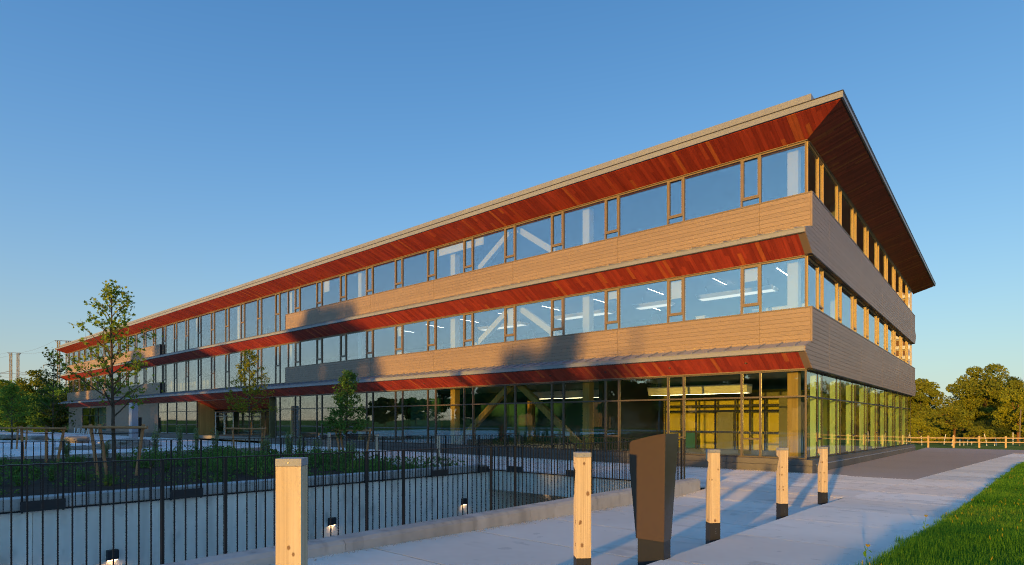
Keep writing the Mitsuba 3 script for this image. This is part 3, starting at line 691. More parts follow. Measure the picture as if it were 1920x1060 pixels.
for i, (x0, x1) in enumerate(((-8.0, -3.2), (-15.5, -10.2))):
    t = thing('ground_floor_light', ('long warm light under the ground floor ceiling near the yellow room' if i == 0 else 'long warm light under the ground floor ceiling beyond the second column'), 'light')
    part(t, 'trough', MB().hexa(np.array([[x0, 3.4, 3.12], [x1, 3.4, 3.12], [x1, 4.0, 3.12], [x0, 4.0, 3.12], [x0, 3.3, 3.52], [x1, 3.3, 3.52], [x1, 4.1, 3.52], [x0, 4.1, 3.52]])), 'mat_white_bright')
    m2 = MB()
    for x in (x0 + .3, x1 - .3): m2.tube([x, 3.7, 3.52], [x, 3.7, 3.92], .012)
    part(t, 'hanger', m2, 'mat_galv')
    q = MB(); q.add([[x0 + .05, 3.42, 3.119], [x0 + .05, 3.98, 3.119], [x1 - .05, 3.98, 3.119], [x1 - .05, 3.42, 3.119]], [[0, 1, 2, 3]])
    part(t, 'diffuser', q, 'mat_lamp_strip', emitter={'type': 'area', 'radiance': rgb((.40, .31, .19))})
for i, (x0, x1) in enumerate(((-1.5, -.25), (-2.25, -1.65), (-4.6, -4.2), (-12.4, -11.6), (-25.0, -24.2))):
    t = thing('low_cabinet', f'cream low cabinet behind the sill of the middle floor, {ORD[i]} from the near corner', 'cabinet')
    part(t, 'carcass', MB().cbox(x0, x1, 1.1, 1.6, 4.95, 6.32), 'mat_white_bright'); part(t, 'top', MB().cbox(x0 - .02, x1 + .02, 1.08, 1.62, 6.322, 6.35), 'mat_white_int')

# ------------------------------------------------------------------ kerb heights and black steel fences round the ramp
def picket_fence(name, label, fr, a0, a1, zt, zb, posts, plates, pitch=.108, warm_from=None):
    t = thing(name, label, 'fence')
    mb = MB(); n = 14; aa = np.linspace(a0, a1, n)
    for p, q in zip(aa[:-1], aa[1:]):
        for (z, h, d) in ((zt, .012, .02),):
            mb.hexa(np.array([fr(p, -d, z(p) - h), fr(q, -d, z(q) - h), fr(q, d, z(q) - h), fr(p, d, z(p) - h), fr(p, -d, z(p)), fr(q, -d, z(q)), fr(q, d, z(q)), fr(p, d, z(p))]))
    part(t, 'top_rail', mb, 'mat_rail_metal')
    mb = MB()
    for p, q in zip(aa[:-1], aa[1:]):
        z, d = zb, .012
        mb.hexa(np.array([fr(p, -d, z(p)), fr(q, -d, z(q)), fr(q, d, z(q)), fr(p, d, z(p)), fr(p, -d, z(p) + .03), fr(q, -d, z(q) + .03), fr(q, d, z(q) + .03), fr(p, d, z(p) + .03)]))
    part(t, 'bottom_rail', mb, 'mat_rail_metal')
    a = a0 + .05
    while a < a1 - .02:
        if min(abs(a - p) for p in posts) > .05:
            mb = MB(); z0, z1 = zb(a) + .03, zt(a) - .012
            mb.hexa(np.array([fr(a - .006, -.006, z0), fr(a + .006, -.006, z0), fr(a + .006, .006, z0), fr(a - .006, .006, z0), fr(a - .006, -.006, z1), fr(a + .006, -.006, z1), fr(a + .006, .006, z1), fr(a - .006, .006, z1)]))
            part(t, 'picket', mb, 'mat_rail_metal')
        a += pitch
    for p in posts:
        mb = MB(); z0, z1 = zb(p) - .02, zt(p) - .013; w, d = .014, .02
        mb.hexa(np.array([fr(p - w, -d, z0), fr(p + w, -d, z0), fr(p + w, d, z0), fr(p - w, d, z0), fr(p - w, -d, z1), fr(p + w, -d, z1), fr(p + w, d, z1), fr(p - w, d, z1)]))
        part(t, 'post', mb, 'mat_rail_metal')
    for (p, q) in plates:
        mb = MB(); z0, z1 = zb(p) + .002, zb(p) + .20
        mb.hexa(np.array([fr(p - .03, .026, z0), fr(q + .03, .026, z0), fr(q + .03, .05, z0), fr(p - .03, .05, z0), fr(p - .03, .026, z1), fr(q + .03, .026, z1), fr(q + .03, .05, z1), fr(p - .03, .05, z1)]))
        part(t, 'fixing_plate', mb, 'mat_black_metal')
    return t
RAIL = lambda a: K(a) + 1.07
fy = lambda x: (lambda a, d, z: np.array([x + d, a, z]))
pa = [-20.64 + 2.5 * i for i in range(-3, 5)]
posts = sorted(pa + [p + .63 for p in pa] + [-7.86]); posts = [p for p in posts if p < -8.3 or p == -7.86]
picket_fence('ramp_fence', 'black steel railing of thin pickets along the kerb beside the plaza', fy(-1.18), -29.0, -7.80, RAIL, lambda a: K(a) - .22, posts, [])
pb = [-20.57 + 2.53 * i for i in range(-2, 5)]
posts = sorted(pb + [p + .62 for p in pb] + [-8.25])
picket_fence('planter_fence', 'black steel railing on the far ramp wall in front of the planting bed', fy(-8.52), -26.5, -7.74, RAIL, lambda a: K(a) - .25, posts, [(p, p + .62) for p in pb if abs(p + 12.98) > .3] + [(-8.25, -7.8)])
fx = lambda y: (lambda a, d, z: np.array([a, y - d, z]))
ph = [-7.6, -5.1, -2.6]
picket_fence('ramp_head_fence', 'black steel railing across the garage opening on the pale concrete beam', fx(-7.76), -8.48, -1.22, lambda a: 1.375, lambda a: .12, sorted(ph + [p + .62 for p in ph] + [-8.4, -1.3]), [(p, p + .62) for p in ph])

# ------------------------------------------------------------------ timber bollards
def bollard(x, y, zg, zlow, label, h=1.24, group=None, seed=0, old=False, notch=True):
    t = thing('timber_bollard', label, 'bollard', group)
    r = rng_of(100 + seed).random(); w = .0725
    a_, s_ = np.array([.7071, -.7071, 0]), np.array([-.7071, -.7071, 0]); c = np.array([x, y, 0.])
    fr = lambda S, Z, A: c + np.outer(A, a_) + np.outer(S, s_) + np.outer(Z, [0, 0, 1])
    e = .004
    prof = Polygon([(-w, zg + .21), (w, zg + .21), (w, zg + h - .046), (-w, zg + h - .046), (-w, zg + 1.10), (.020, zg + 1.06), (-w, zg + .76)]).buffer(-e).buffer(e)
    if not notch: prof = sbox(-w, zg + .21, w, zg + h - .046)
    m = trimesh.creation.extrude_polygon(prof, 2 * w, engine='earcut'); v = np.array(m.vertices); A, Z, S = v[:, 0], v[:, 1], w - v[:, 2]
    uv = np.stack([np.full(len(v), r), S + A - w], 1)
    part(t, 'post', (fr(S, Z, A), np.array(m.faces)), 'mat_old_wood' if old else 'mat_post_wood', uv=uv)
    mb = MB(); mb.poly(sbox(-w - .002, zg + h - .044, w + .002, zg + h), lambda S, Z, D: fr(S, Z, D), -w - .002, w + .002); cap = part(t, 'cap', mb, 'mat_galv')
    mb = MB(); p = c + a_ * (w + .002) + [0, 0, zg + h - .024]; mb.tube(p, p + a_ * .004, .006, .005, 10); part(cap, 'screw', mb, 'mat_bolt')
    mb = MB(); mb.poly(sbox(-w - .001, zlow, w + .001, zg + .208), lambda S, Z, D: fr(S, Z, D), -w - .001, w + .001); b = part(t, 'base', mb, 'mat_black_metal')
    for k in range(3):
        mb = MB(); p = c + a_ * (w + .001) + s_ * -.01 + [0, 0, zg + .06 + .035 * k]; mb.tube(p, p + a_ * .003, .0045, .004, 8); part(b, 'screw', mb, 'mat_bolt')
    mb = MB(); mb.poly(sbox(-.045, zg + 1.085, .045, zg + 1.092), lambda S, Z, D: fr(S, Z, D), -.06, -.02); part(t, 'lamp_lens', mb, 'mat_white_paint')
BP = [(2.13, -21.03, 'largest timber bollard, nearest the camera in front of the railing'), (2.235, -18.04, 'timber bollard between the railing and the brown pedestal'), (2.28, -14.78, 'notched timber bollard just right of the brown pedestal'),
      (2.29, -11.44, 'notched timber bollard, second to the right of the brown pedestal'), (2.29, -8.25, 'notched timber bollard farthest right beside the asphalt drive')]
for i, (x, y, lb) in enumerate(BP): bollard(x, y, float(G(y)), float(PZ(y)) - .05, lb, seed=i * 7 + 1, notch=i > 0)
for i, (x, y, lb) in enumerate(((-14.4, -4.8, 'weathered far bollard seen right of the staked dark green tree'), (-18.1, -5.5, 'weathered far bollard beside the right stake of the dark green tree'), (-22.2, -5.6, 'weathered far bollard left of the staked dark green tree'))):
    bollard(x, y, .0, -.1, lb, seed=50 + i, old=True)

# ------------------------------------------------------------------ brown metal pedestal
PD = thing('entry_pedestal', 'brown metal entry pedestal, wide at the top on a narrow black foot', 'pedestal')
yc, zg = -16.54, float(G(-16.54)); y0, ytop, ybot, x1t, x1b = yc - .18, yc + .20, yc + .03, 2.485, 2.468
zb, zt = zg + .215, 1.745
top = []
for tt in np.linspace(0, 1, 13):                      # the rounded, falling top edge from right to left
    xx = x1t - tt * .40; top.append((xx, zt - .085 * tt ** 1.3))
cx, cz, rr = 2.085, zt - .085 - .055, .055
for an in np.linspace(90, 180, 7)[1:]: top.append((cx + rr * math.cos(math.radians(an)), cz + rr * math.sin(math.radians(an))))
outl = [(x1b, zb)] + top + [(2.034, 1.30), (2.115, zb)]
n = len(outl)
def back(z): return ybot + (ytop - ybot) * (z - zb) / (zt - zb)
V = [[x, y0, z] for x, z in outl] + [[x - .012, back(z), z] for x, z in outl]
tri = trimesh.creation.triangulate_polygon(Polygon(outl), engine='earcut')
kd = [int(np.argmin([(a - p[0]) ** 2 + (b - p[1]) ** 2 for p in outl])) for a, b in tri[0]]
F = [[i, i + n, (i + 1) % n + n] for i in range(n)] + [[i, (i + 1) % n + n, (i + 1) % n] for i in range(n)]
F += [[kd[a], kd[b], kd[c]] for a, b, c in tri[1]] + [[kd[c] + n, kd[b] + n, kd[a] + n] for a, b, c in tri[1]]
part(PD, 'body', (np.array(V), np.array(F)), 'mat_pedestal')
mb = MB(); mb.cbox(2.125, 2.455, y0 + .02, ybot - .012, float(PZ(yc)) - .03, zb + .01, .004); part(PD, 'foot', mb, 'mat_pedestal_dark')
mb = MB(); mb.hexa(np.array([[2.10, back(1.1) + .001, 1.1], [2.42, back(1.1) + .001, 1.1], [2.42, back(1.1) + .006, 1.1], [2.10, back(1.1) + .006, 1.1], [2.10, back(1.5) + .001, 1.5], [2.42, back(1.5) + .001, 1.5], [2.42, back(1.5) + .006, 1.5], [2.10, back(1.5) + .006, 1.5]])); part(PD, 'reader_panel', mb, 'mat_pedestal_dark')

# ------------------------------------------------------------------ foliage
def frames(rg, n, up=0.0):
    nrm = rg.normal(size=(n, 3)); nrm[:, 2] += up; nrm /= np.linalg.norm(nrm, axis=1, keepdims=True)
    a = np.cross(nrm, rg.normal(size=(n, 3))); a /= np.linalg.norm(a, axis=1, keepdims=True) + 1e-9
    return nrm, a, np.cross(nrm, a)
def leaf_quads(c, size, rg, tone=None, up=.4, asp=.6):
    n = len(c); nrm, a, b = frames(rg, n, up); s = size * rg.uniform(.6, 1.25, n)[:, None]
    v = np.stack([c - a * s, c + b * s * asp + nrm * s * .15, c + a * s, c - b * s * asp + nrm * s * .15], 1).reshape(-1, 3)
    i = np.arange(n)[:, None] * 4
    f = np.vstack([i + [0, 1, 2], i + [0, 2, 3]])
    uv = np.repeat(np.stack([rg.random(n), rg.random(n) if tone is None else tone], 1), 4, axis=0)
    return v, f, uv
LOBE = np.array([(0, -.55), (.18, -.22), (.50, -.30), (.34, .0), (.62, .28), (.25, .22), (0, .72), (-.25, .22), (-.62, .28), (-.34, .0), (-.50, -.30), (-.18, -.22)])
def lobed_leaves(c, size, rg, up=.3):
    n = len(c); nrm, a, b = frames(rg, n, up); s = size * rg.uniform(.6, 1.2, n)
    m = len(LOBE); P = np.vstack([LOBE, [[0, 0]]])
    fold = np.concatenate([-.25 * np.abs(LOBE[:, 0]) ** 1.2, [.02]])
    v = c[:, None] + s[:, None, None] * (P[None, :, :1] * a[:, None] + P[None, :, 1:] * b[:, None] + fold[None, :, None] * nrm[:, None])
    k = np.arange(m); fan = np.stack([k, (k + 1) % m, k * 0 + m], 1)
    f = (np.arange(n)[:, None, None] * (m + 1) + fan).reshape(-1, 3)
    uv = np.repeat(np.stack([rg.random(n), rg.random(n)], 1), m + 1, axis=0)
    return v.reshape(-1, 3), f, uv

def big_tree(name, label, x, y, z0, h, r, trunk, n, size, leaf_mat, seed, bark='mat_bark', group=None, squash=.85, clumps=46, lean=0.0, limbs=9, open_=0.0):
    rg = rng_of(seed); t = thing(name, label, 'tree', group)
    cz = z0 + trunk + (h - trunk) * .5; rz = (h - trunk) * .5
    cc = []
    while len(cc) < clumps:
        p = rg.uniform(-1, 1, 3); d = np.linalg.norm(p)
        if d > 1 or d < .28: continue
        if rg.random() > .35 + .65 * d: continue
        p *= rg.uniform(.78, 1.08)
        taper = 1.0 - .28 * max(p[2], 0) ** 1.5
        cc.append([x + p[0] * r * taper + lean * (p[2] + 1), y + p[1] * r * taper, cz + p[2] * rz])
    cc = np.array(cc); cr = rg.uniform(.20, .40, clumps) * min(r, rz * 1.2)
    k = rg.integers(0, clumps, n); d = rg.normal(size=(n, 3)); d /= np.linalg.norm(d, axis=1, keepdims=True)
    rad = cr[k] * rg.uniform(.25, 1.0, n) ** .5
    pts = cc[k] + d * rad[:, None] * [1, 1, .72]
    pts[:, 2] = np.maximum(pts[:, 2], z0 + .15)
    tone = rg.random(clumps)[k] * .6 + rg.random(n) * .4
    v, f, uv = leaf_quads(pts, size, rg, tone)
    mb = MB(); top = cz + rz * .35
    hh = np.linspace(0, 1, 7); pp = np.stack([x + lean * hh + rg.normal(0, .05, 7) * hh * r * .3, y + rg.normal(0, .05, 7) * hh * r * .3, z0 - .15 + (top - z0) * hh], 1)
    R = .035 * h * .5 + .05
    mb.path(pp, R * (1 - .8 * hh) + .012, 8)
    part(t, 'trunk', mb, bark, smooth=True)
    mb = MB()
    for j in rg.permutation(clumps)[:limbs]:
        s = pp[rg.integers(2, 6)]; e = cc[j]; mid = (s + e) / 2 + rg.normal(0, .08, 3) * r + [0, 0, .08 * r]
        mb.path([s, (s + mid) / 2 + rg.normal(0, .02, 3) * r, mid, (mid + e) / 2 + rg.normal(0, .03, 3) * r, e], [R * .45, R * .36, R * .27, R * .18, .012], 6)
    part(t, 'limbs', mb, bark, smooth=True)
    part(t, 'crown', (v, f), leaf_mat, uv=uv)
    return t

def sapling(label, x, y, z0, h, clear, reach, nb, leaves_per, size, leaf_mat, seed, lobed=True, bark='mat_bark', rise=.75, taper=.7, trunk_r=.045, tops=1, low_fill=0):
    """a young tree: leader, side branches, twigs, and leaves held on the outer part of each branch"""
    rg = rng_of(seed); t = thing('young_tree', label, 'tree')
    m = 12; hh = np.linspace(0, 1, m)
    lead = np.stack([x + np.cumsum(rg.normal(0, .012, m)) * h * .25, y + np.cumsum(rg.normal(0, .012, m)) * h * .25, z0 - .1 + (h + .1) * hh], 1)
    tr = MB(); tr.path(lead, trunk_r * (1 - .9 * hh ** .8) + .004, 9)
    part(t, 'trunk', tr, bark, smooth=True)
    br = MB(); pts = []
    at = lambda s: np.array([np.interp(s, hh, lead[:, i]) for i in range(3)])
    ang = rg.random() * 6.28
    for k in range(nb):
        s = clear / h + (1 - clear / h) * (k / nb) ** .9 * .97
        ang += 2.4 + rg.normal(0, .3)
        q = (s - clear / h) / (1 - clear / h)
        L = reach * (1 - q) ** taper * rg.uniform(.7, 1.15) + .16
        p0 = at(s); up = rise * (0.7 + .5 * q)
        d = np.array([math.cos(ang), math.sin(ang), up]); d /= np.linalg.norm(d)
        P = [p0]; dd = d.copy()
        for j in range(5):
            dd = dd + rg.normal(0, .10, 3) + [0, 0, .05]; dd /= np.linalg.norm(dd); P.append(P[-1] + dd * L / 5)
        P = np.array(P); br.path(P, np.linspace(trunk_r * .34 * (1 - .6 * q) + .004, .003, 6), 5)
        nt = max(2, int(5 * L / reach) + 1)
        for j in range(nt):
            f = rg.uniform(.35, 1.0); b0 = P[min(int(f * 5), 5)]
            td = rg.normal(0, .6, 3) + dd + [0, 0, .1]; td /= np.linalg.norm(td); tl = L * rg.uniform(.12, .34) + .05
            e = b0 + td * tl; br.tube(b0, e, .0045, .002, 4, caps=False)
            nl = max(3, int(leaves_per * rg.uniform(.5, 1.4)))
            g = rg.uniform(.25, 1.1, nl)
            pts.append(b0 + td * tl * g[:, None] + rg.normal(0, size * .75, (nl, 3)) - [0, 0, size * .35])
        nl = leaves_per; g = rg.uniform(.3, 1.03, nl)
        pts.append(np.stack([np.interp(g * 5, np.arange(6), P[:, i]) for i in range(3)], 1) + rg.normal(0, size * .6, (nl, 3)))
    tip = lead[-1]; pts.append(tip + rg.normal(0, size * 1.2, (leaves_per * 2, 3)) - [0, 0, size])
    part(t, 'branches', br, bark)
    pts = np.vstack(pts)
    v, f, uv = lobed_leaves(pts, size, rg) if lobed else leaf_quads(pts, size * .7, rg, None, .3)
    part(t, 'crown', (v, f), leaf_mat, uv=uv)
    return t
RT = np.array([math.cos(YAW), math.sin(YAW), 0]); FWD = np.array([-math.sin(YAW), math.cos(YAW), 0])
def stakes(label, x, y, z0, zt, legs, bar, seed):
    """round tree stakes leaning outwards, with a cross bar and a strap; offsets along the bar's direction"""
    rg = rng_of(seed); t = thing('tree_stakes', label, 'tree stakes'); c = np.array([x, y, 0.])
    for (b, tp, dd) in legs:
        mb = MB(); mb.path([c + RT * b + FWD * dd + [0, 0, z0 - .1], c + RT * (b + tp) / 2 + FWD * dd * .95 + [0, 0, (z0 + zt) / 2], c + RT * tp + FWD * dd * .9 + [0, 0, zt + .08]], [.043, .045, .044], 10); part(t, 'stake', mb, 'mat_stake', smooth=40)
    mb = MB(); mb.path([c + RT * bar[0] + [0, 0, zt + .0] + FWD * -.14, c + RT * bar[1] + [0, 0, zt - .015] + FWD * -.14], .042, 10); part(t, 'cross_bar', mb, 'mat_stake', smooth=40)
    mb = MB(); z = zt - .18; L0, L1 = legs[0][1] * .9, legs[-1][1] * .9
    mb.path([c + RT * L0 + FWD * -.05 + [0, 0, z], c + RT * -.05 + FWD * -.05 + [0, 0, z - .02], c + RT * L1 + FWD * -.05 + [0, 0, z + .01]], .012, 5); part(t, 'strap', mb, 'mat_strap')
SZ = lambda y: float(G(y)) - .03
# soil bed
mb = MB()
for a, b in zip(np.arange(-34, -8, 2.), np.arange(-34, -8, 2.) + 2.): slab(mb, -25.0, -9.0, -25.0, -9.0, a, min(b, -8.05), SZ, 0, .1)
solo('planting_bed', mb, 'mat_soil', 'dark soil bed behind the far railing', None, kind='structure')
mb = MB(); mb.box(-25.0, -9.0, -8.05, -7.9, -.2, .10, (.4, 0)); mb.box(-25.15, -25.0, -34, -7.9, -.2, .42, (.6, 0)); solo('bed_edging', mb, 'mat_curb', 'low concrete edging round the soil bed', 'kerb', uv=True)

sapling('tall sparse young maple with staked trunk in front of the left half of the building', -14.2, -17.6, SZ(-17.6), 5.42, 1.75, 1.5, 36, 9, .092, 'mat_leaf_maple', 5, rise=.95, taper=.62, trunk_r=.062)
sapling('yellow green young tree with slender crown left of the glass door', -23.1, -9.5, SZ(-9.5), 5.3, 1.95, 1.45, 44, 16, .075, 'mat_leaf_yellow', 8, rise=.55, taper=.8, trunk_r=.05)
sapling('dense dark green conical young tree in front of the ground floor glass', -16.05, -8.6, SZ(-8.6), 3.95, 1.15, 1.0, 52, 17, .08, 'mat_leaf_green', 13, rise=.40, taper=.75, trunk_r=.04)
sapling('young tree with leafy lower crown and bare leader near the left edge', -21.5, -17.6, SZ(-17.6), 4.2, 1.2, .8, 26, 5, .08, 'mat_leaf_dark', 17, rise=.8, taper=.55, trunk_r=.035)
sapling('small staked tree at the left edge before the woodland', -37.9, -16.3, SZ(-16.3), 3.6, 1.5, 1.1, 34, 12, .10, 'mat_leaf_maple', 19, rise=.6, taper=.7, trunk_r=.05)
stakes('three brown stakes with a cross bar round the tall maple trunk', -14.2, -17.6, SZ(-17.6), 1.70, ((-.46, -.68, 0.), (-.28, -.50, .12), (.60, .83, .05)), (-.80, 1.06), 1)
stakes('brown stakes with a cross bar round the yellow green tree', -23.1, -9.5, SZ(-9.5), 1.48, ((-.72, -.85, 0.), (.50, .62, .1), (.58, .80, 0.)), (-1.15, .88), 2)
stakes('brown stakes with a cross bar round the dark conical tree', -16.05, -8.6, SZ(-8.6), 1.46, ((-.18, -.48, 0.), (-.05, -.36, .12), (.78, 1.03, 0.)), (-.60, 1.08), 3)
stakes('brown stakes with a cross bar at the left edge of the bed', -21.7, -17.6, SZ(-17.6), 1.60, ((-1.05, -1.12, 0.), (-.36, -.33, .2), (.20, .50, 0.)), (-1.18, .66), 4)
stakes('small far stakes with a cross bar at the left edge of the picture', -37.9, -16.3, SZ(-16.3), 1.45, ((-.9, -1.0, 0.), (.2, .3, .1), (.8, .9, 0.)), (-1.2, 1.2), 5)

# plants in the bed
rg = rng_of(41)
def shrub(name, label, x, y, h, r, n, size, mat, seed, group, upright=False):
    rg = rng_of(seed); t = thing(name, label, 'plant', group); z0 = SZ(y); st = MB(); pts = []
    for k in range(7 if upright else 9):
        an = rg.random() * 6.28; rr = r * rg.uniform(.2, 1.0) * (.45 if upright else 1.); H = h * rg.uniform(.65, 1.05)
        e = np.array([x + math.cos(an) * rr, y + math.sin(an) * rr, z0 + H]); m = np.array([x, y, z0]) * .4 + e * .6 + [0, 0, .04]
        st.path([[x, y, z0 - .03], m, e], [.006, .005, .002], 4)
        k2 = n // 8; g = rg.uniform(.15, 1.02, k2); pts.append(np.outer(1 - g, [x, y, z0]) + np.outer(g, e) + rg.normal(0, r * (.09 if upright else .2), (k2, 3)))
    part(t, 'stems', st, 'mat_bark'); pts = np.vstack(pts); pts[:, 2] = np.maximum(pts[:, 2], z0 + .02)
    v, f, uv = leaf_quads(pts, size, rg, None, .6, .42); part(t, 'leaves', (v, f), mat, uv=uv)
for i in range(26):
    y = rg.uniform(-21.5, -15.2); x = rg.uniform(-21.5, -9.4)
    shrub('low_shrub', 'low leafy shrub scattered in the bare dark soil of the bed', x, y, rg.uniform(.22, .42), rg.uniform(.18, .34), 260, .038, 'mat_leaf_shrub', 300 + i, 'low shrubs scattered in the soil bed')
TP = [(-19.5, -9.3), (-20.4, -8.9), (-21.4, -9.6), (-18.9, -9.1), (-24.3, -10.6), (-24.6, -11.4), (-22.0, -9.1), (-24.0, -12.4), (-23.6, -13.5), (-15.4, -8.8), (-14.9, -9.2), (-17.9, -8.9), (-24.4, -15.2), (-24.2, -16.6)]
for i, (x, y) in enumerate(TP):
    shrub('tall_perennial', 'upright grey green perennial along the back edge of the bed', x, y, rg.uniform(1.0, 1.55) if i < 9 else rg.uniform(.7, 1.1), .42, 800, .042, 'mat_leaf_grey', 400 + i, 'upright perennials along the back edge of the bed', True)
n = 30000; y = -8.2 - 6.8 * rg.random(n) ** 1.2; x = -9.1 - 15.7 * rg.random(n)
d = meshkit.fbm(np.stack([x * .55, y * .55, x * 0], 1), 3, 5); keep = d > .44 + .05 * ((y < -12.5))
x, y, d = x[keep], y[keep], d[keep]
pts = np.stack([x, y, [SZ(v) for v in y] + (.04 + .55 * np.clip((d - .44) * 4, 0, 1)) * rg.random(len(x))], 1)
v, f, uv = leaf_quads(pts, .055, rg, None, .7, .5)
solo('ground_cover', (v, f), 'mat_leaf_shrub', 'green ground cover plants filling the far part of the bed', 'ground cover', kind='stuff', uv=uv)
n = 9000; y = rg.uniform(-24, -15, n); x = rg.uniform(-24.8, -9.1, n); d = meshkit.fbm(np.stack([x * .9, y * .9, x * 0], 1), 3, 9); keep = d > .56
x, y = x[keep], y[keep]; pts = np.stack([x, y, [SZ(v) for v in y] + .12 * rg.random(len(x))], 1)
v, f, uv = leaf_quads(pts, .04, rg, None, .8, .5)
solo('weeds', (v, f), 'mat_leaf_shrub', 'thin weeds on the bare soil near the railing', 'weeds', kind='stuff', uv=uv)

# boulders and gravel on the forecourt
def rock(x, y, sx, sy, sz, seed, label):
    m = trimesh.creation.icosphere(subdivisions=3); v = np.array(m.vertices)
    v = np.sign(v) * np.abs(v) ** .6
    q = meshkit.fbm(v * 1.3 + seed * 3.1, 4, seed)[:, None]; v = v * (.72 + .55 * q) * [sx, sy, sz]
    v[:, 2] = np.clip(v[:, 2], -sz, sz * (.75 + .1 * np.sin(v[:, 0] * 3)))
    v += [x, y, float(G(y)) + sz * .55]
    solo('boulder', (v, np.array(m.faces)), 'mat_boulder', label, 'boulder', smooth=28)
rock(-41.0, -9.6, 1.9, 1.0, .36, 1, 'long layered boulder beside the gravel, right of the tall maple trunk')
rock(-44.5, -8.6, 1.3, .8, .30, 2, 'flat boulder at the right end of the gravel')
rock(-52.0, -10.2, 1.5, .8, .34, 3, 'flat grey boulder left of the maple stakes')
rock(-60.0, -11.2, 1.1, .7, .28, 4, 'low pale boulder farther left on the forecourt')
rock(-63.5, -12.6, 1.0, .7, .26, 5, 'small boulder by the wooden chair at the far left')
rock(-36.6, -12.2, .7, .5, .22, 6, 'small boulder at the near end of the gravel')
ico = trimesh.creation.icosphere(subdivisions=0); mb = MB()
for k in range(1500):
    an, rr = rg.random() * 6.28, math.sqrt(rg.random()); u, w = rr * math.cos(an) * 5.4, rr * math.sin(an) * 2.0
    x, y = -38.8 + u * -.62 + w * .5, -11.0 + u * .62 + w * .6; s = rg.uniform(.05, .17)
    mb.add(np.array(ico.vertices) * s * rg.uniform(.6, 1.2, 3) * [1, 1, .7] + [x, y, float(G(y)) + s * .25 - .04], ico.faces)
solo('gravel', mb, 'mat_boulder', 'loose rubble stones in a dry bed on the forecourt', 'gravel', kind='stuff')

mb = MB()
for k in range(900):
    x = -13 + 13.2 * rg.random() ** .6; y = -.30 - .16 * abs(rg.normal()); r_ = rg.uniform(.008, .022)
    mb.add(np.array(ico.vertices) * r_ * rg.uniform(.7, 1.2, 3) + [x, y, float(PZ(y)) + r_ * .3], ico.faces)
for k in range(500):
    y = rg.uniform(-22, -8); r_ = rg.uniform(.003, .009); mb.add(np.array(ico.vertices) * r_ + [-.83 + abs(rg.normal()) * .07, y, float(PZ(y)) + r_ * .3], ico.faces)
solo('pebbles', mb, 'mat_boulder', 'scattered small pebbles along the foot of the plinth and kerb', 'pebbles', kind='stuff')
# grey pylon, dark post, chair, bicycle stands
t = thing('sign_pylon', 'tall plain grey pylon on the forecourt behind the maple', 'pylon')
part(t, 'body', MB().cbox(-49.05, -48.3, -7.3, -6.85, .0, 3.3, .01), 'mat_pylon'); part(t, 'foot', MB().box(-49.1, -48.25, -7.35, -6.8, .0, .06), 'mat_trim_dark')
t = thing('dark_post', 'narrow dark post against the grey wall right of the pylon', 'post')
part(t, 'body', MB().cbox(-67.8, -67.45, -1.1, -.8, .05, 2.2, .01), 'mat_black_metal'); part(t, 'foot', MB().box(-67.9, -67.35, -1.2, -.7, .0, .06), 'mat_trim_dark')
t = thing('wooden_chair', 'low slatted wooden chair at the far left of the forecourt', 'chair')
c = np.array([-66.0, -12.0, float(G(-12.))])
for k in range(6):
    part(t, 'back_slat', MB().hexa(np.array([c + [-.45 + .15 * k, .25, .38], c + [-.33 + .15 * k, .25, .38], c + [-.33 + .15 * k, .29, .36], c + [-.45 + .15 * k, .29, .36], c + [-.45 + .15 * k, .62, 1.0], c + [-.33 + .15 * k, .62, 1.0], c + [-.33 + .15 * k, .66, .98], c + [-.45 + .15 * k, .66, .98]])), 'mat_old_wood')
    part(t, 'seat_slat', MB().box(c[0] - .45, c[0] + .45, c[1] - .75 + .16 * k, c[1] - .63 + .16 * k, c[2] + .36, c[2] + .39), 'mat_old_wood')
for sx in (-.4, .4):
    for sy in (-.65, .2): part(t, 'leg', MB().box(c[0] + sx - .03, c[0] + sx + .03, c[1] + sy - .03, c[1] + sy + .03, c[2] - .05, c[2] + .357), 'mat_old_wood')
for i in range(11):
    x = -88.2 + i * 1.12; lean = .35 if i % 2 else -.35
    t = thing('bicycle_stand', f'{ORD[i]} slim white bicycle stand from the left, before the grey wall', 'bicycle stand', 'row of white bicycle stands')
    mb = MB(); mb.path([[x - .12, -2.4, .02], [x - .12 + lean * .8, -2.3, .78], [x + lean, -2.3, .92], [x + .12 + lean * .8, -2.3, .78], [x + .12, -2.4, .02]], .028, 7); part(t, 'hoop', mb, 'mat_white_paint', smooth=True)
    part(t, 'foot_plate', MB().box(x - .2, x + .2, -2.5, -2.3, .02, .035), 'mat_galv')

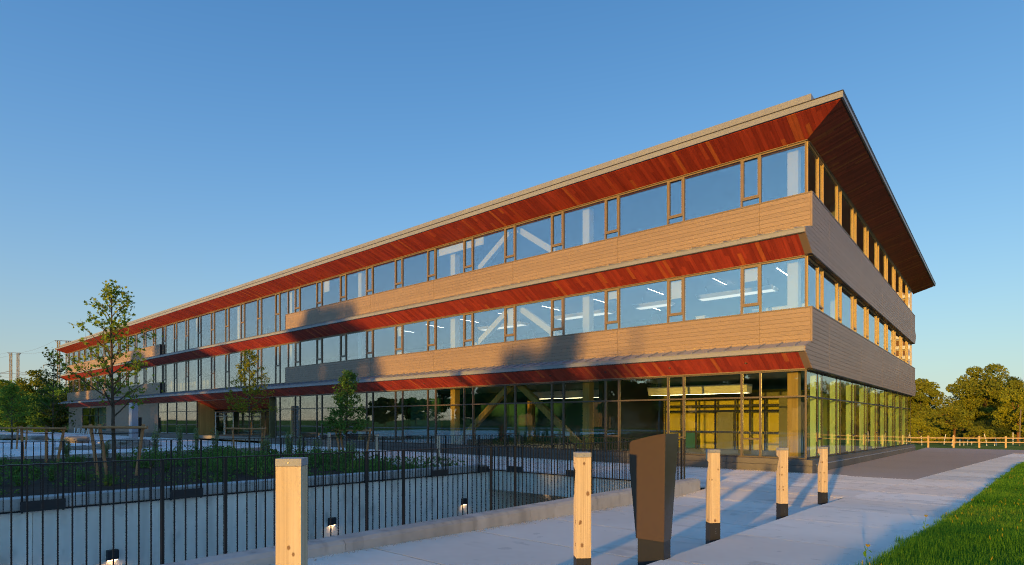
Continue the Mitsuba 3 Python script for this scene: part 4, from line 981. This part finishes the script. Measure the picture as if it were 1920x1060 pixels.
# ------------------------------------------------------------------ right: rail fence, guards, woodland
BASE = CAM + 54 * FWD; BASE[2] = 0
t = thing('rail_fence', 'two rail timber fence between the asphalt drive and the woodland', 'fence')
tp = [.58, .6778 - .0455 * 0, .7245, .7687, .8132, .8596, .905, .95, .995, 1.04, 1.085, 1.13]
pos = [BASE + RT * 54 * a for a in tp]; zg_ = lambda p: float(G(p[1])) - .02
for k, p in enumerate(pos):
    part(t, 'post', MB().cbox(p[0] - .075, p[0] + .075, p[1] - .075, p[1] + .075, zg_(p) - .2, zg_(p) + 1.02, .015), 'mat_fence_wood')
for p, q in zip(pos[:-1], pos[1:]):
    for h in (.82, .42):
        mb = MB(); dz = rg.normal(0, .01); off = FWD * -.085
        mb.hexa(np.array([p + off + [0, 0, zg_(p) + h - .05], q + off + [0, 0, zg_(q) + h - .05 + dz], q + off + FWD * .05 + [0, 0, zg_(q) + h - .05 + dz], p + off + FWD * .05 + [0, 0, zg_(p) + h - .05],
                           p + off + [0, 0, zg_(p) + h + .05], q + off + [0, 0, zg_(q) + h + .05 + dz], q + off + FWD * .05 + [0, 0, zg_(q) + h + .05 + dz], p + off + FWD * .05 + [0, 0, zg_(p) + h + .05]])); part(t, 'rail', mb, 'mat_fence_wood')
GS = [(.688, 1.35, .12), (.7135, .95, -.06), (.752, 1.1, .1), (.766, 1.05, .08), (.7795, .6, .0), (.793, .55, .02), (.8265, 1.2, -.14), (.8435, .75, -.12), (.872, 1.3, .0), (.8835, 3.6, .02), (.7865, .35, .0), (.8, .3, .05), (.84, .35, .06)]
for k, (a, h, ln) in enumerate(GS):
    p = CAM + (57 + (k % 3)) * FWD + RT * (57 + (k % 3)) * a; z = float(G(p[1])) - .05
    u = thing('sapling_guard', f'thin pale stake behind the rail fence, {ORD[k]} from the building' if h > 1.0 else f'short pale stake in the grass behind the rail fence, {ORD[k]} of all from the building', 'stake', None if h > 1.0 else 'short pale stakes behind the rail fence')
    mb = MB(); mb.path([[p[0], p[1], z], [p[0] + RT[0] * ln * h * .5, p[1] + RT[1] * ln * h * .5, z + h * .5], [p[0] + RT[0] * ln * h * 1.6, p[1] + RT[1] * ln * h * 1.6, z + h]], .035 if h < 2 else .05, 7); part(u, 'stake', mb, 'mat_white_paint' if h < 2 else 'mat_bark_pale', smooth=True)
WD = [('woodland_tree', 'wide rounded golden green tree right behind the end of the building', -3.0, 73.1, 8.0, 3.2, 1.0, 15000, .15, 'mat_leaf_wood'),
      ('woodland_tree', 'small open tree with a thin forked pale trunk behind the rail fence', 1.5, 56.6, 4.2, 1.75, 1.5, 4200, .105, 'mat_leaf_wood'),
      ('woodland_tree', 'largest golden green tree with a forked pale limb behind the rail fence', 3.8, 80.9, 10.3, 4.4, 1.6, 24000, .16, 'mat_leaf_wood'),
      ('woodland_tree', 'low spreading yellow green tree at the right edge behind the rail fence', 6.9, 65.0, 6.2, 2.4, 1.0, 9000, .12, 'mat_leaf_yellow'),
      ('woodland_tree', 'tall dark tree behind the one at the right edge', 9.0, 98.0, 8.4, 4.2, 1.2, 9000, .2, 'mat_leaf_dark'),
      ('woodland_tree', 'dark green tree behind the right shoulder of the largest golden tree', 6.2, 100., 9.3, 4.2, 1.2, 9000, .2, 'mat_leaf_dark'),
      ('woodland_bush', 'golden bush against the far corner of the building', -1.6, 55.4, 2.7, 1.6, .1, 3800, .10, 'mat_leaf_yellow'),
      ('woodland_bush', 'green bush just left of the small forked tree', .1, 59.4, 2.2, 1.5, .1, 3000, .10, 'mat_leaf_wood'),
      ('woodland_bush', 'low bush under the largest golden tree', 3.5, 61.6, 1.9, 1.5, .1, 3000, .10, 'mat_leaf_wood'),
      ('woodland_bush', 'low dark bush right of the largest golden tree', 5.3, 66.2, 2.3, 1.8, .1, 3200, .11, 'mat_leaf_dark'),
      ('woodland_bush', 'dense undergrowth bush below the gap between the golden crowns', 1.8, 68.0, 2.6, 2.4, .1, 3600, .13, 'mat_leaf_dark'),
      ('woodland_bush', 'dense undergrowth bush behind the third fence post', 4.2, 72.0, 2.8, 2.4, .1, 3600, .13, 'mat_leaf_dark'),
      ('woodland_bush', 'dense undergrowth bush behind the right end of the fence', 7.6, 73.0, 2.8, 2.4, .1, 3600, .13, 'mat_leaf_wood'),
      ('woodland_bush', 'dense undergrowth bush beside the far end of the plinth', -1.4, 64.0, 2.6, 2.2, .1, 3600, .13, 'mat_leaf_wood'),
      ('woodland_bush', 'dense undergrowth bush outside the right edge', 11.0, 71.0, 2.8, 2.4, .1, 3600, .13, 'mat_leaf_dark'),
      ('woodland_tree', 'far tree filling the gap beside the end of the building', -8.4, 110., 8.6, 5.0, .8, 6000, .26, 'mat_leaf_dark'),
      ('woodland_tree', 'far dark tree seen low between the two golden crowns', -2.0, 122., 5.4, 5.0, .5, 6000, .26, 'mat_leaf_dark'),
      ('woodland_tree', 'far tree hidden behind the largest golden crown', 3.0, 139., 9.0, 6.0, .8, 6000, .28, 'mat_leaf_wood'),
      ('woodland_tree', 'far tree behind the right edge of the woodland', 10.5, 131., 9.5, 6.0, .8, 6000, .28, 'mat_leaf_wood'),
      ('woodland_tree', 'tall tree just outside the right edge of the picture', 12.0, 76.4, 8.2, 4.0, 1.2, 8000, .17, 'mat_leaf_wood'),
      ('woodland_tree', 'second tree outside the right edge of the picture', 17.5, 88.7, 9.0, 4.5, 1.2, 8000, .2, 'mat_leaf_wood'),
      ('woodland_tree', 'third tree outside the right edge of the picture', 20.4, 78., 8.5, 4.2, 1.2, 8000, .18, 'mat_leaf_yellow'),
      ('woodland_tree', 'small tree outside the right edge close to the rail fence', 11.6, 63.5, 3.8, 1.9, .8, 3600, .11, 'mat_leaf_yellow'),
      ('woodland_tree', 'fourth tree far outside the right edge of the picture', 27.8, 100., 9.5, 5.0, 1.0, 7000, .2, 'mat_leaf_wood')]
for i, (nm, lb, x, y, h, r, tr_, n, s, m) in enumerate(WD):
    big_tree(nm, lb, x, y, float(G(y)) - .1, h, r, tr_, n, s, m, 500 + i * 3, 'mat_bark_red' if i in (1, 2, 3) else 'mat_bark', clumps=max(16, int(26 + r * 9)), limbs=14 if i in (1, 2, 3) else 7)
WL = [('tall golden topped tree rising highest in the left woodland', -138.0, 2.3, 12.9, 3.5, 1.0, 7000, .20, 'mat_leaf_wood'),
      ('golden tree at the very left edge of the picture', -126.5, -6.0, 10.7, 4.4, .8, 8000, .19, 'mat_leaf_yellow'),
      ('dark tree below the left power pylon', -150.9, 1.8, 10.0, 5.0, .6, 6000, .24, 'mat_leaf_green'),
      ('dark tree left of the end of the building', -130.3, 3.6, 9.3, 3.7, .5, 6000, .20, 'mat_leaf_green'),
      ('tree half hidden behind the left end of the building', -122.0, 5.5, 9.5, 4.0, .5, 6000, .20, 'mat_leaf_green'),
      ('low green tree in the front of the left woodland', -112.8, -5.2, 6.8, 3.5, .3, 7000, .16, 'mat_leaf_green'),
      ('bushy green tree in the front row below the tall golden top', -111.3, -2.5, 6.1, 3.3, .3, 7000, .16, 'mat_leaf_green'),
      ('dark bushy tree beside the left end of the building', -110.2, .8, 6.0, 2.9, .3, 6000, .16, 'mat_leaf_dark'),
      ('far tree in the back of the left woodland', -168.9, -.4, 11.0, 6.6, .5, 5000, .3, 'mat_leaf_dark'),
      ('far tree outside the left edge of the picture', -140.0, -14.0, 11.6, 6.1, .5, 5000, .26, 'mat_leaf_green')]
for i, (lb, x, y, h, r, tr_, n, s, m) in enumerate(WL):
    big_tree('woodland_tree', lb, x, y, -.1, h, r, tr_, n, s, m, 700 + i * 3, clumps=max(16, int(26 + r * 8)))

# ------------------------------------------------------------------ power pylons and lines on the left
def lattice_tower(label, x, y, h, ang):
    t = thing('power_pylon', label, 'power pylon'); c = np.array([x, y, 0.]); ca, sa = math.cos(ang), math.sin(ang)
    P = lambda a, b, z: c + np.array([a * ca - b * sa, a * sa + b * ca, z])
    legs, br, arms = MB(), MB(), MB()
    for side in (-1, 1):                                          # two narrow lattice legs side by side
        hw = lambda z: .8 + 1.0 * max(0, 1 - z / (h * .55)); off = lambda z: side * (1.9 + .5 * max(0, 1 - z / (h * .55)))
        zz = np.linspace(0, h, 15)
        for sx in (-1, 1):
            for sy in (-1, 1): legs.path([P(off(z) + sx * hw(z) * .62, sy * hw(z), z) for z in zz], .14, 4)
        for k, (z0, z1) in enumerate(zip(zz[:-1], zz[1:])):
            s = 1 if k % 2 else -1
            for sy in (-1, 1):
                br.tube(P(off(z0) - s * hw(z0) * .62, sy * hw(z0), z0), P(off(z1) + s * hw(z1) * .62, sy * hw(z1), z1), .08, n=4)
                br.tube(P(off(z1) - hw(z1) * .62, sy * hw(z1), z1), P(off(z1) + hw(z1) * .62, sy * hw(z1), z1), .07, n=4)
            for sx in (-1, 1): br.tube(P(off(z0) + sx * hw(z0) * .62, -s * hw(z0), z0), P(off(z1) + sx * hw(z1) * .62, s * hw(z1), z1), .08, n=4)
    tips = []
    for z, L in ((h, 3.6), (h * .70, 8.5), (h * .42, 10.)):
        for sy in (-.8, .8):
            arms.tube(P(-L, sy * .2, z), P(L, sy * .2, z), .13, n=4); arms.tube(P(-L, 0, z), P(-2.4, sy, z + 1.6 if z < h else z - 1.4), .09, n=4); arms.tube(P(L, 0, z), P(2.4, sy, z + 1.6 if z < h else z - 1.4), .09, n=4)
        for k in range(-4, 5): br.tube(P(k * L / 5, -.16, z), P((k + .5) * L / 5, .16, z), .07, n=4)
        for s in (-1, 1):
            if z < h: arms.tube(P(s * L, 0, z), P(s * L, 0, z - 1.8), .12, n=4)
            tips.append(P(s * L, 0, z - (1.8 if z < h else 0)))
    part(t, 'leg', legs, 'mat_lattice'); part(t, 'bracing', br, 'mat_lattice'); part(t, 'cross_arms', arms, 'mat_lattice', kind='stuff'); return tips
TA = lattice_tower('lattice power pylon standing clear of the trees at the far left', -504.6, 55.3, 47.5, 1.2)
TB = lattice_tower('lattice power pylon partly hidden behind the left end of the building', -392.5, 58.8, 46., 1.2)
TC = [p + np.array([-280., -75., 4.]) for p in TA]; TD = [p + np.array([260., 45., 0.]) for p in TB]
k = 0
for A_, B_ in ((TC, TA), (TA, TB), (TB, TD)):
    for a, b in zip(A_, B_):
        s = np.linspace(0, 1, 15); pts = np.outer(1 - s, a) + np.outer(s, b); pts[:, 2] -= 4 * s * (1 - s) * np.linalg.norm(b - a) * .022
        mb = MB(); mb.path(pts, .045, 4); solo('power_line', mb, 'mat_wire', 'thin dark cable hanging between the power pylons', 'power line', 'cables between the power pylons')

# ------------------------------------------------------------------ across the street, behind the photographer: seen in the glass and in the shadows on the facade
ST = [(1.2, -70, 10.7, 3.2), (-2.7, -70, 9.9, 3.0), (-7.2, -68, 6.9, 3.2), (-11.2, -70, 7.8, 3.6), (-20.5, -72, 16.6, 5.6), (-15.0, -74, 11.9, 3.0), (-27.5, -70, 12.6, 4.6), (-35.0, -70, 13.4, 4.8), (-43.0, -72, 16.4, 5.4), (-51.0, -70, 16.8, 5.4),
      (-59.0, -71, 14.6, 5.2), (-66.5, -70, 12.6, 5.0), (-75.5, -72, 12.0, 5.4), (-84.5, -70, 13.4, 5.4), (-92.5, -71, 13.6, 5.2), (-106, -71, 7.2, 4.5), (-118, -71, 7.4, 5.0)]
HG = [(5.6, 4.9, 2.1), (2.6, 4.8, 2.1), (-.6, 4.9, 2.2)]
for i, (x, h, r) in enumerate(HG): big_tree('street_bush', f'{ORD[i]} bush across the street behind the camera, counted from the right', x, -66, .4, h, r, .1, 5000, .16, 'mat_leaf_green', 960 + i, clumps=34)
for i, (x, y, h, r) in enumerate(ST):
    big_tree('street_tree', f'{ORD[i]} tree of the row across the street behind the camera, counted from the right', x, y, .4, h, r, 1.2 if h < 14 else 1.8, int(2600 + 430 * r * r), .30, 'mat_leaf_green' if i % 2 else 'mat_leaf_dark', 900 + i, clumps=40)
M('house_wall', prin((.42, .34, .27), .9)); M('house_wall_b', prin((.52, .46, .40), .9)); M('roof_tile', prin((.12, .085, .07), .9)); M('house_glass', prin((.03, .035, .04), .15, spec=.6))
for i, (x, w, h, r) in enumerate(((-10, 14, 5.7, 9.1), (-29, 16, 5.8, 9.2), (-48, 15, 5.7, 9.1), (-67, 16, 5.9, 9.4), (-87, 16, 5.9, 9.5))):
    t = thing('house', f'{ORD[i]} gabled house across the street behind the camera, counted from the right', 'house')
    y0, y1 = -90, -79
    part(t, 'wall', MB().box(x - w / 2, x + w / 2, y0, y1, .3, h), 'mat_house_wall' if i % 2 else 'mat_house_wall_b')
    mb = MB(); mb.poly(Polygon([(x - w / 2 - .5, h), (x + w / 2 + .5, h), (x, r)]), lambda A, B, D: np.stack([A, D, B], -1), y0 - .4, y1 + .4); part(t, 'roof', mb, 'mat_roof_tile')
    for k in range(3):
        wx = x - w / 2 + w * (k + .5) / 3
        q = part(t, 'window', MB().box(wx - .75, wx + .75, y1 - .02, y1 + .06, 1.5, 3.0), 'mat_white_paint'); part(q, 'pane', MB().box(wx - .66, wx + .66, y1 + .061, y1 + .07, 1.58, 2.92), 'mat_house_glass')
for i, (x, y) in enumerate(((2.7, -58), (-34, -58))):
    t = thing('street_lamp', f'tall grey street lamp across the street, {"opposite the bollards" if i == 0 else "opposite the entrance"}', 'street lamp')
    mb = MB(); mb.path([[x, y, .3], [x, y, 5], [x, y, 10.2]], [.14, .12, .09], 10); part(t, 'pole', mb, 'mat_galv', smooth=40)
    mb = MB(); mb.path([[x, y, 10.1], [x, y + .7, 10.5], [x, y + 1.8, 10.6]], [.05, .045, .04], 8); part(t, 'arm', mb, 'mat_galv', smooth=40)
    part(t, 'lamp_head', MB().cbox(x - .16, x + .16, y + 1.6, y + 2.4, 10.53, 10.66, .03), 'mat_galv')
# an apartment tower far to the north east, mirrored in the end windows
t = thing('apartment_tower', 'tall cream apartment tower beyond the woodland outside the right edge', 'apartment tower')
ax, ay = 16., 186.
part(t, 'wall', MB().box(ax - 3.8, ax + 3.8, ay, ay + 16, -.6, 42), 'mat_house_wall_b')
for f in range(13):
    part(t, 'balcony', MB().box(ax - 3.81, ax + 3.81, ay - 1.1, ay - .01, 1.9 + 3.05 * f, 2.9 + 3.05 * f), 'mat_white_int')
    for k in range(4):
        part(t, 'window', MB().box(ax - 3.4 + k * 1.85, ax - 2.2 + k * 1.85, ay - .06, ay - .005, 3.0 + 3.05 * f, 4.6 + 3.05 * f), 'mat_bark_red')

# ------------------------------------------------------------------ grass on the lawn
rg = rng_of(77)
def blades(n, x, y, hgt, wid, rg, lean=.35):
    z = G(y) - .015; an = rg.random(n) * 6.283; d = np.stack([np.cos(an), np.sin(an), an * 0], 1); s = np.stack([-np.sin(an), np.cos(an), an * 0], 1)
    b = np.stack([x, y, z], 1); L = hgt[:, None]; w = wid[:, None]; ln = (lean * rg.random(n))[:, None]
    m = b + d * L * ln * .35 + [0, 0, 1] * L * .55; t = b + d * L * ln * 1.3 + [0, 0, 1] * L * (1 - .25 * ln)
    v = np.stack([b - s * w, b + s * w, m + s * w * .75, m - s * w * .75, t], 1).reshape(-1, 3)
    i = np.arange(n)[:, None] * 5; f = np.vstack([i + [0, 1, 2], i + [0, 2, 3], i + [3, 2, 4]])
    tone = meshkit.fbm(np.stack([x * .8, y * .5, x * 0], 1), 3, 3)
    uv = np.repeat(np.stack([np.clip(rg.random(n) * .62 + (tone - .5) * 1.2 + .15, 0, 1), np.clip(tone * 1.3 - .1 + rg.normal(0, .12, n), 0, 1)], 1), 5, axis=0)
    return v, f, uv
n1 = 150000; y = -20 + 35 * rg.random(n1) ** 1.25; x = XR(y) - .02 - .10 * np.clip(meshkit.fbm(np.stack([y * 2.2, y * 0, y * 0], 1), 3, 4) - .42, 0, 1) * 3 * (rg.random(n1) < .5) + (1.75 + .02 * (y + 20)) * rg.random(n1) ** 1.1
n2 = 60000; y2 = rg.uniform(-26, 34, n2); x2 = XR(y2) + 1.2 + 8 * rg.random(n2)
x, y = np.concatenate([x, x2]), np.concatenate([y, y2]); n = n1 + n2
far = np.clip((y + 20) / 40, 0, 1)
tall = meshkit.fbm(np.stack([x * 1.1, y * 1.1, x * 0 + 4], 1), 3, 8)
v, f, uv = blades(n, x, y, (.045 + .09 * tall) * rg.uniform(.55, 1.35, n), (.0018 + .0045 * far) * rg.uniform(.7, 1.3, n), rg)
solo('grass', (v, f), 'mat_grass', 'green grass blades of the lawn along the footpath', 'grass', kind='stuff', uv=uv)
st, hd = MB(), MB()
for k in range(260):
    y = -19.5 + 24 * rg.random() ** 1.6; x = float(XR(y)) + .08 + 1.3 * rg.random()
    if meshkit.fbm(np.array([[x * 1.6, y * .8, 2.]]), 2, 6)[0] < .48: continue
    h = rg.uniform(.12, .21); z = float(G(y)); d = rg.normal(0, .03, 2); b = np.array([x, y, z]); e = b + [d[0], d[1], h]
    st.tube(b, e, .0012, .001, 4, (.3, .4)); q = e + np.array([d[0] * .5, d[1] * .5, rg.uniform(.03, .05)])
    hd.path([e, (e + q) / 2, q], [.003, .006, .002], 5, (rg.random(), rg.random()))
solo('grass_stems', st, 'mat_grass', 'thin stems of the yellow seed heads in the lawn', 'grass stems', kind='stuff', uv=True)
solo('seed_heads', hd, 'mat_seed', 'yellow seed heads standing in the lawn', 'seed heads', kind='stuff', uv=True)
for i, (x, y, lb) in enumerate(((4.50, -12.05, 'single tall yellow flower at the lawn edge half way along the footpath'), (4.20, -15.1, 'pair of yellow buds on a thin stem at the near lawn edge'))):
    t = thing('flower', lb, 'flower'); z = float(G(y)); mb = MB(); mb.path([[x, y, z - .02], [x - .01, y, z + .13], [x + .01, y + .01, z + .25 - .08 * i]], [.004, .0035, .003], 6, (.3, .4)); part(t, 'stem', mb, 'mat_grass', uv=True)
    q = np.array([x + .01, y + .01, z + .26 - .08 * i]); mb = MB()
    for k in range(12): mb.path([q, q + [math.cos(k * .524) * .016, math.sin(k * .524) * .016, .018], q + [math.cos(k * .524) * .022, math.sin(k * .524) * .022, .03]], [.002, .006, .002], 4, (k / 12, .5))
    part(t, 'flower_head', mb, 'mat_seed', uv=True)
    v, f, uv = leaf_quads(np.array([[x + .03 * math.cos(k * 2.1), y + .03 * math.sin(k * 2.1), z + .06 + .025 * k] for k in range(5)]), .05, rng_of(i), None, .2, .3); part(t, 'leaves', (v, f), 'mat_grass', uv=uv)
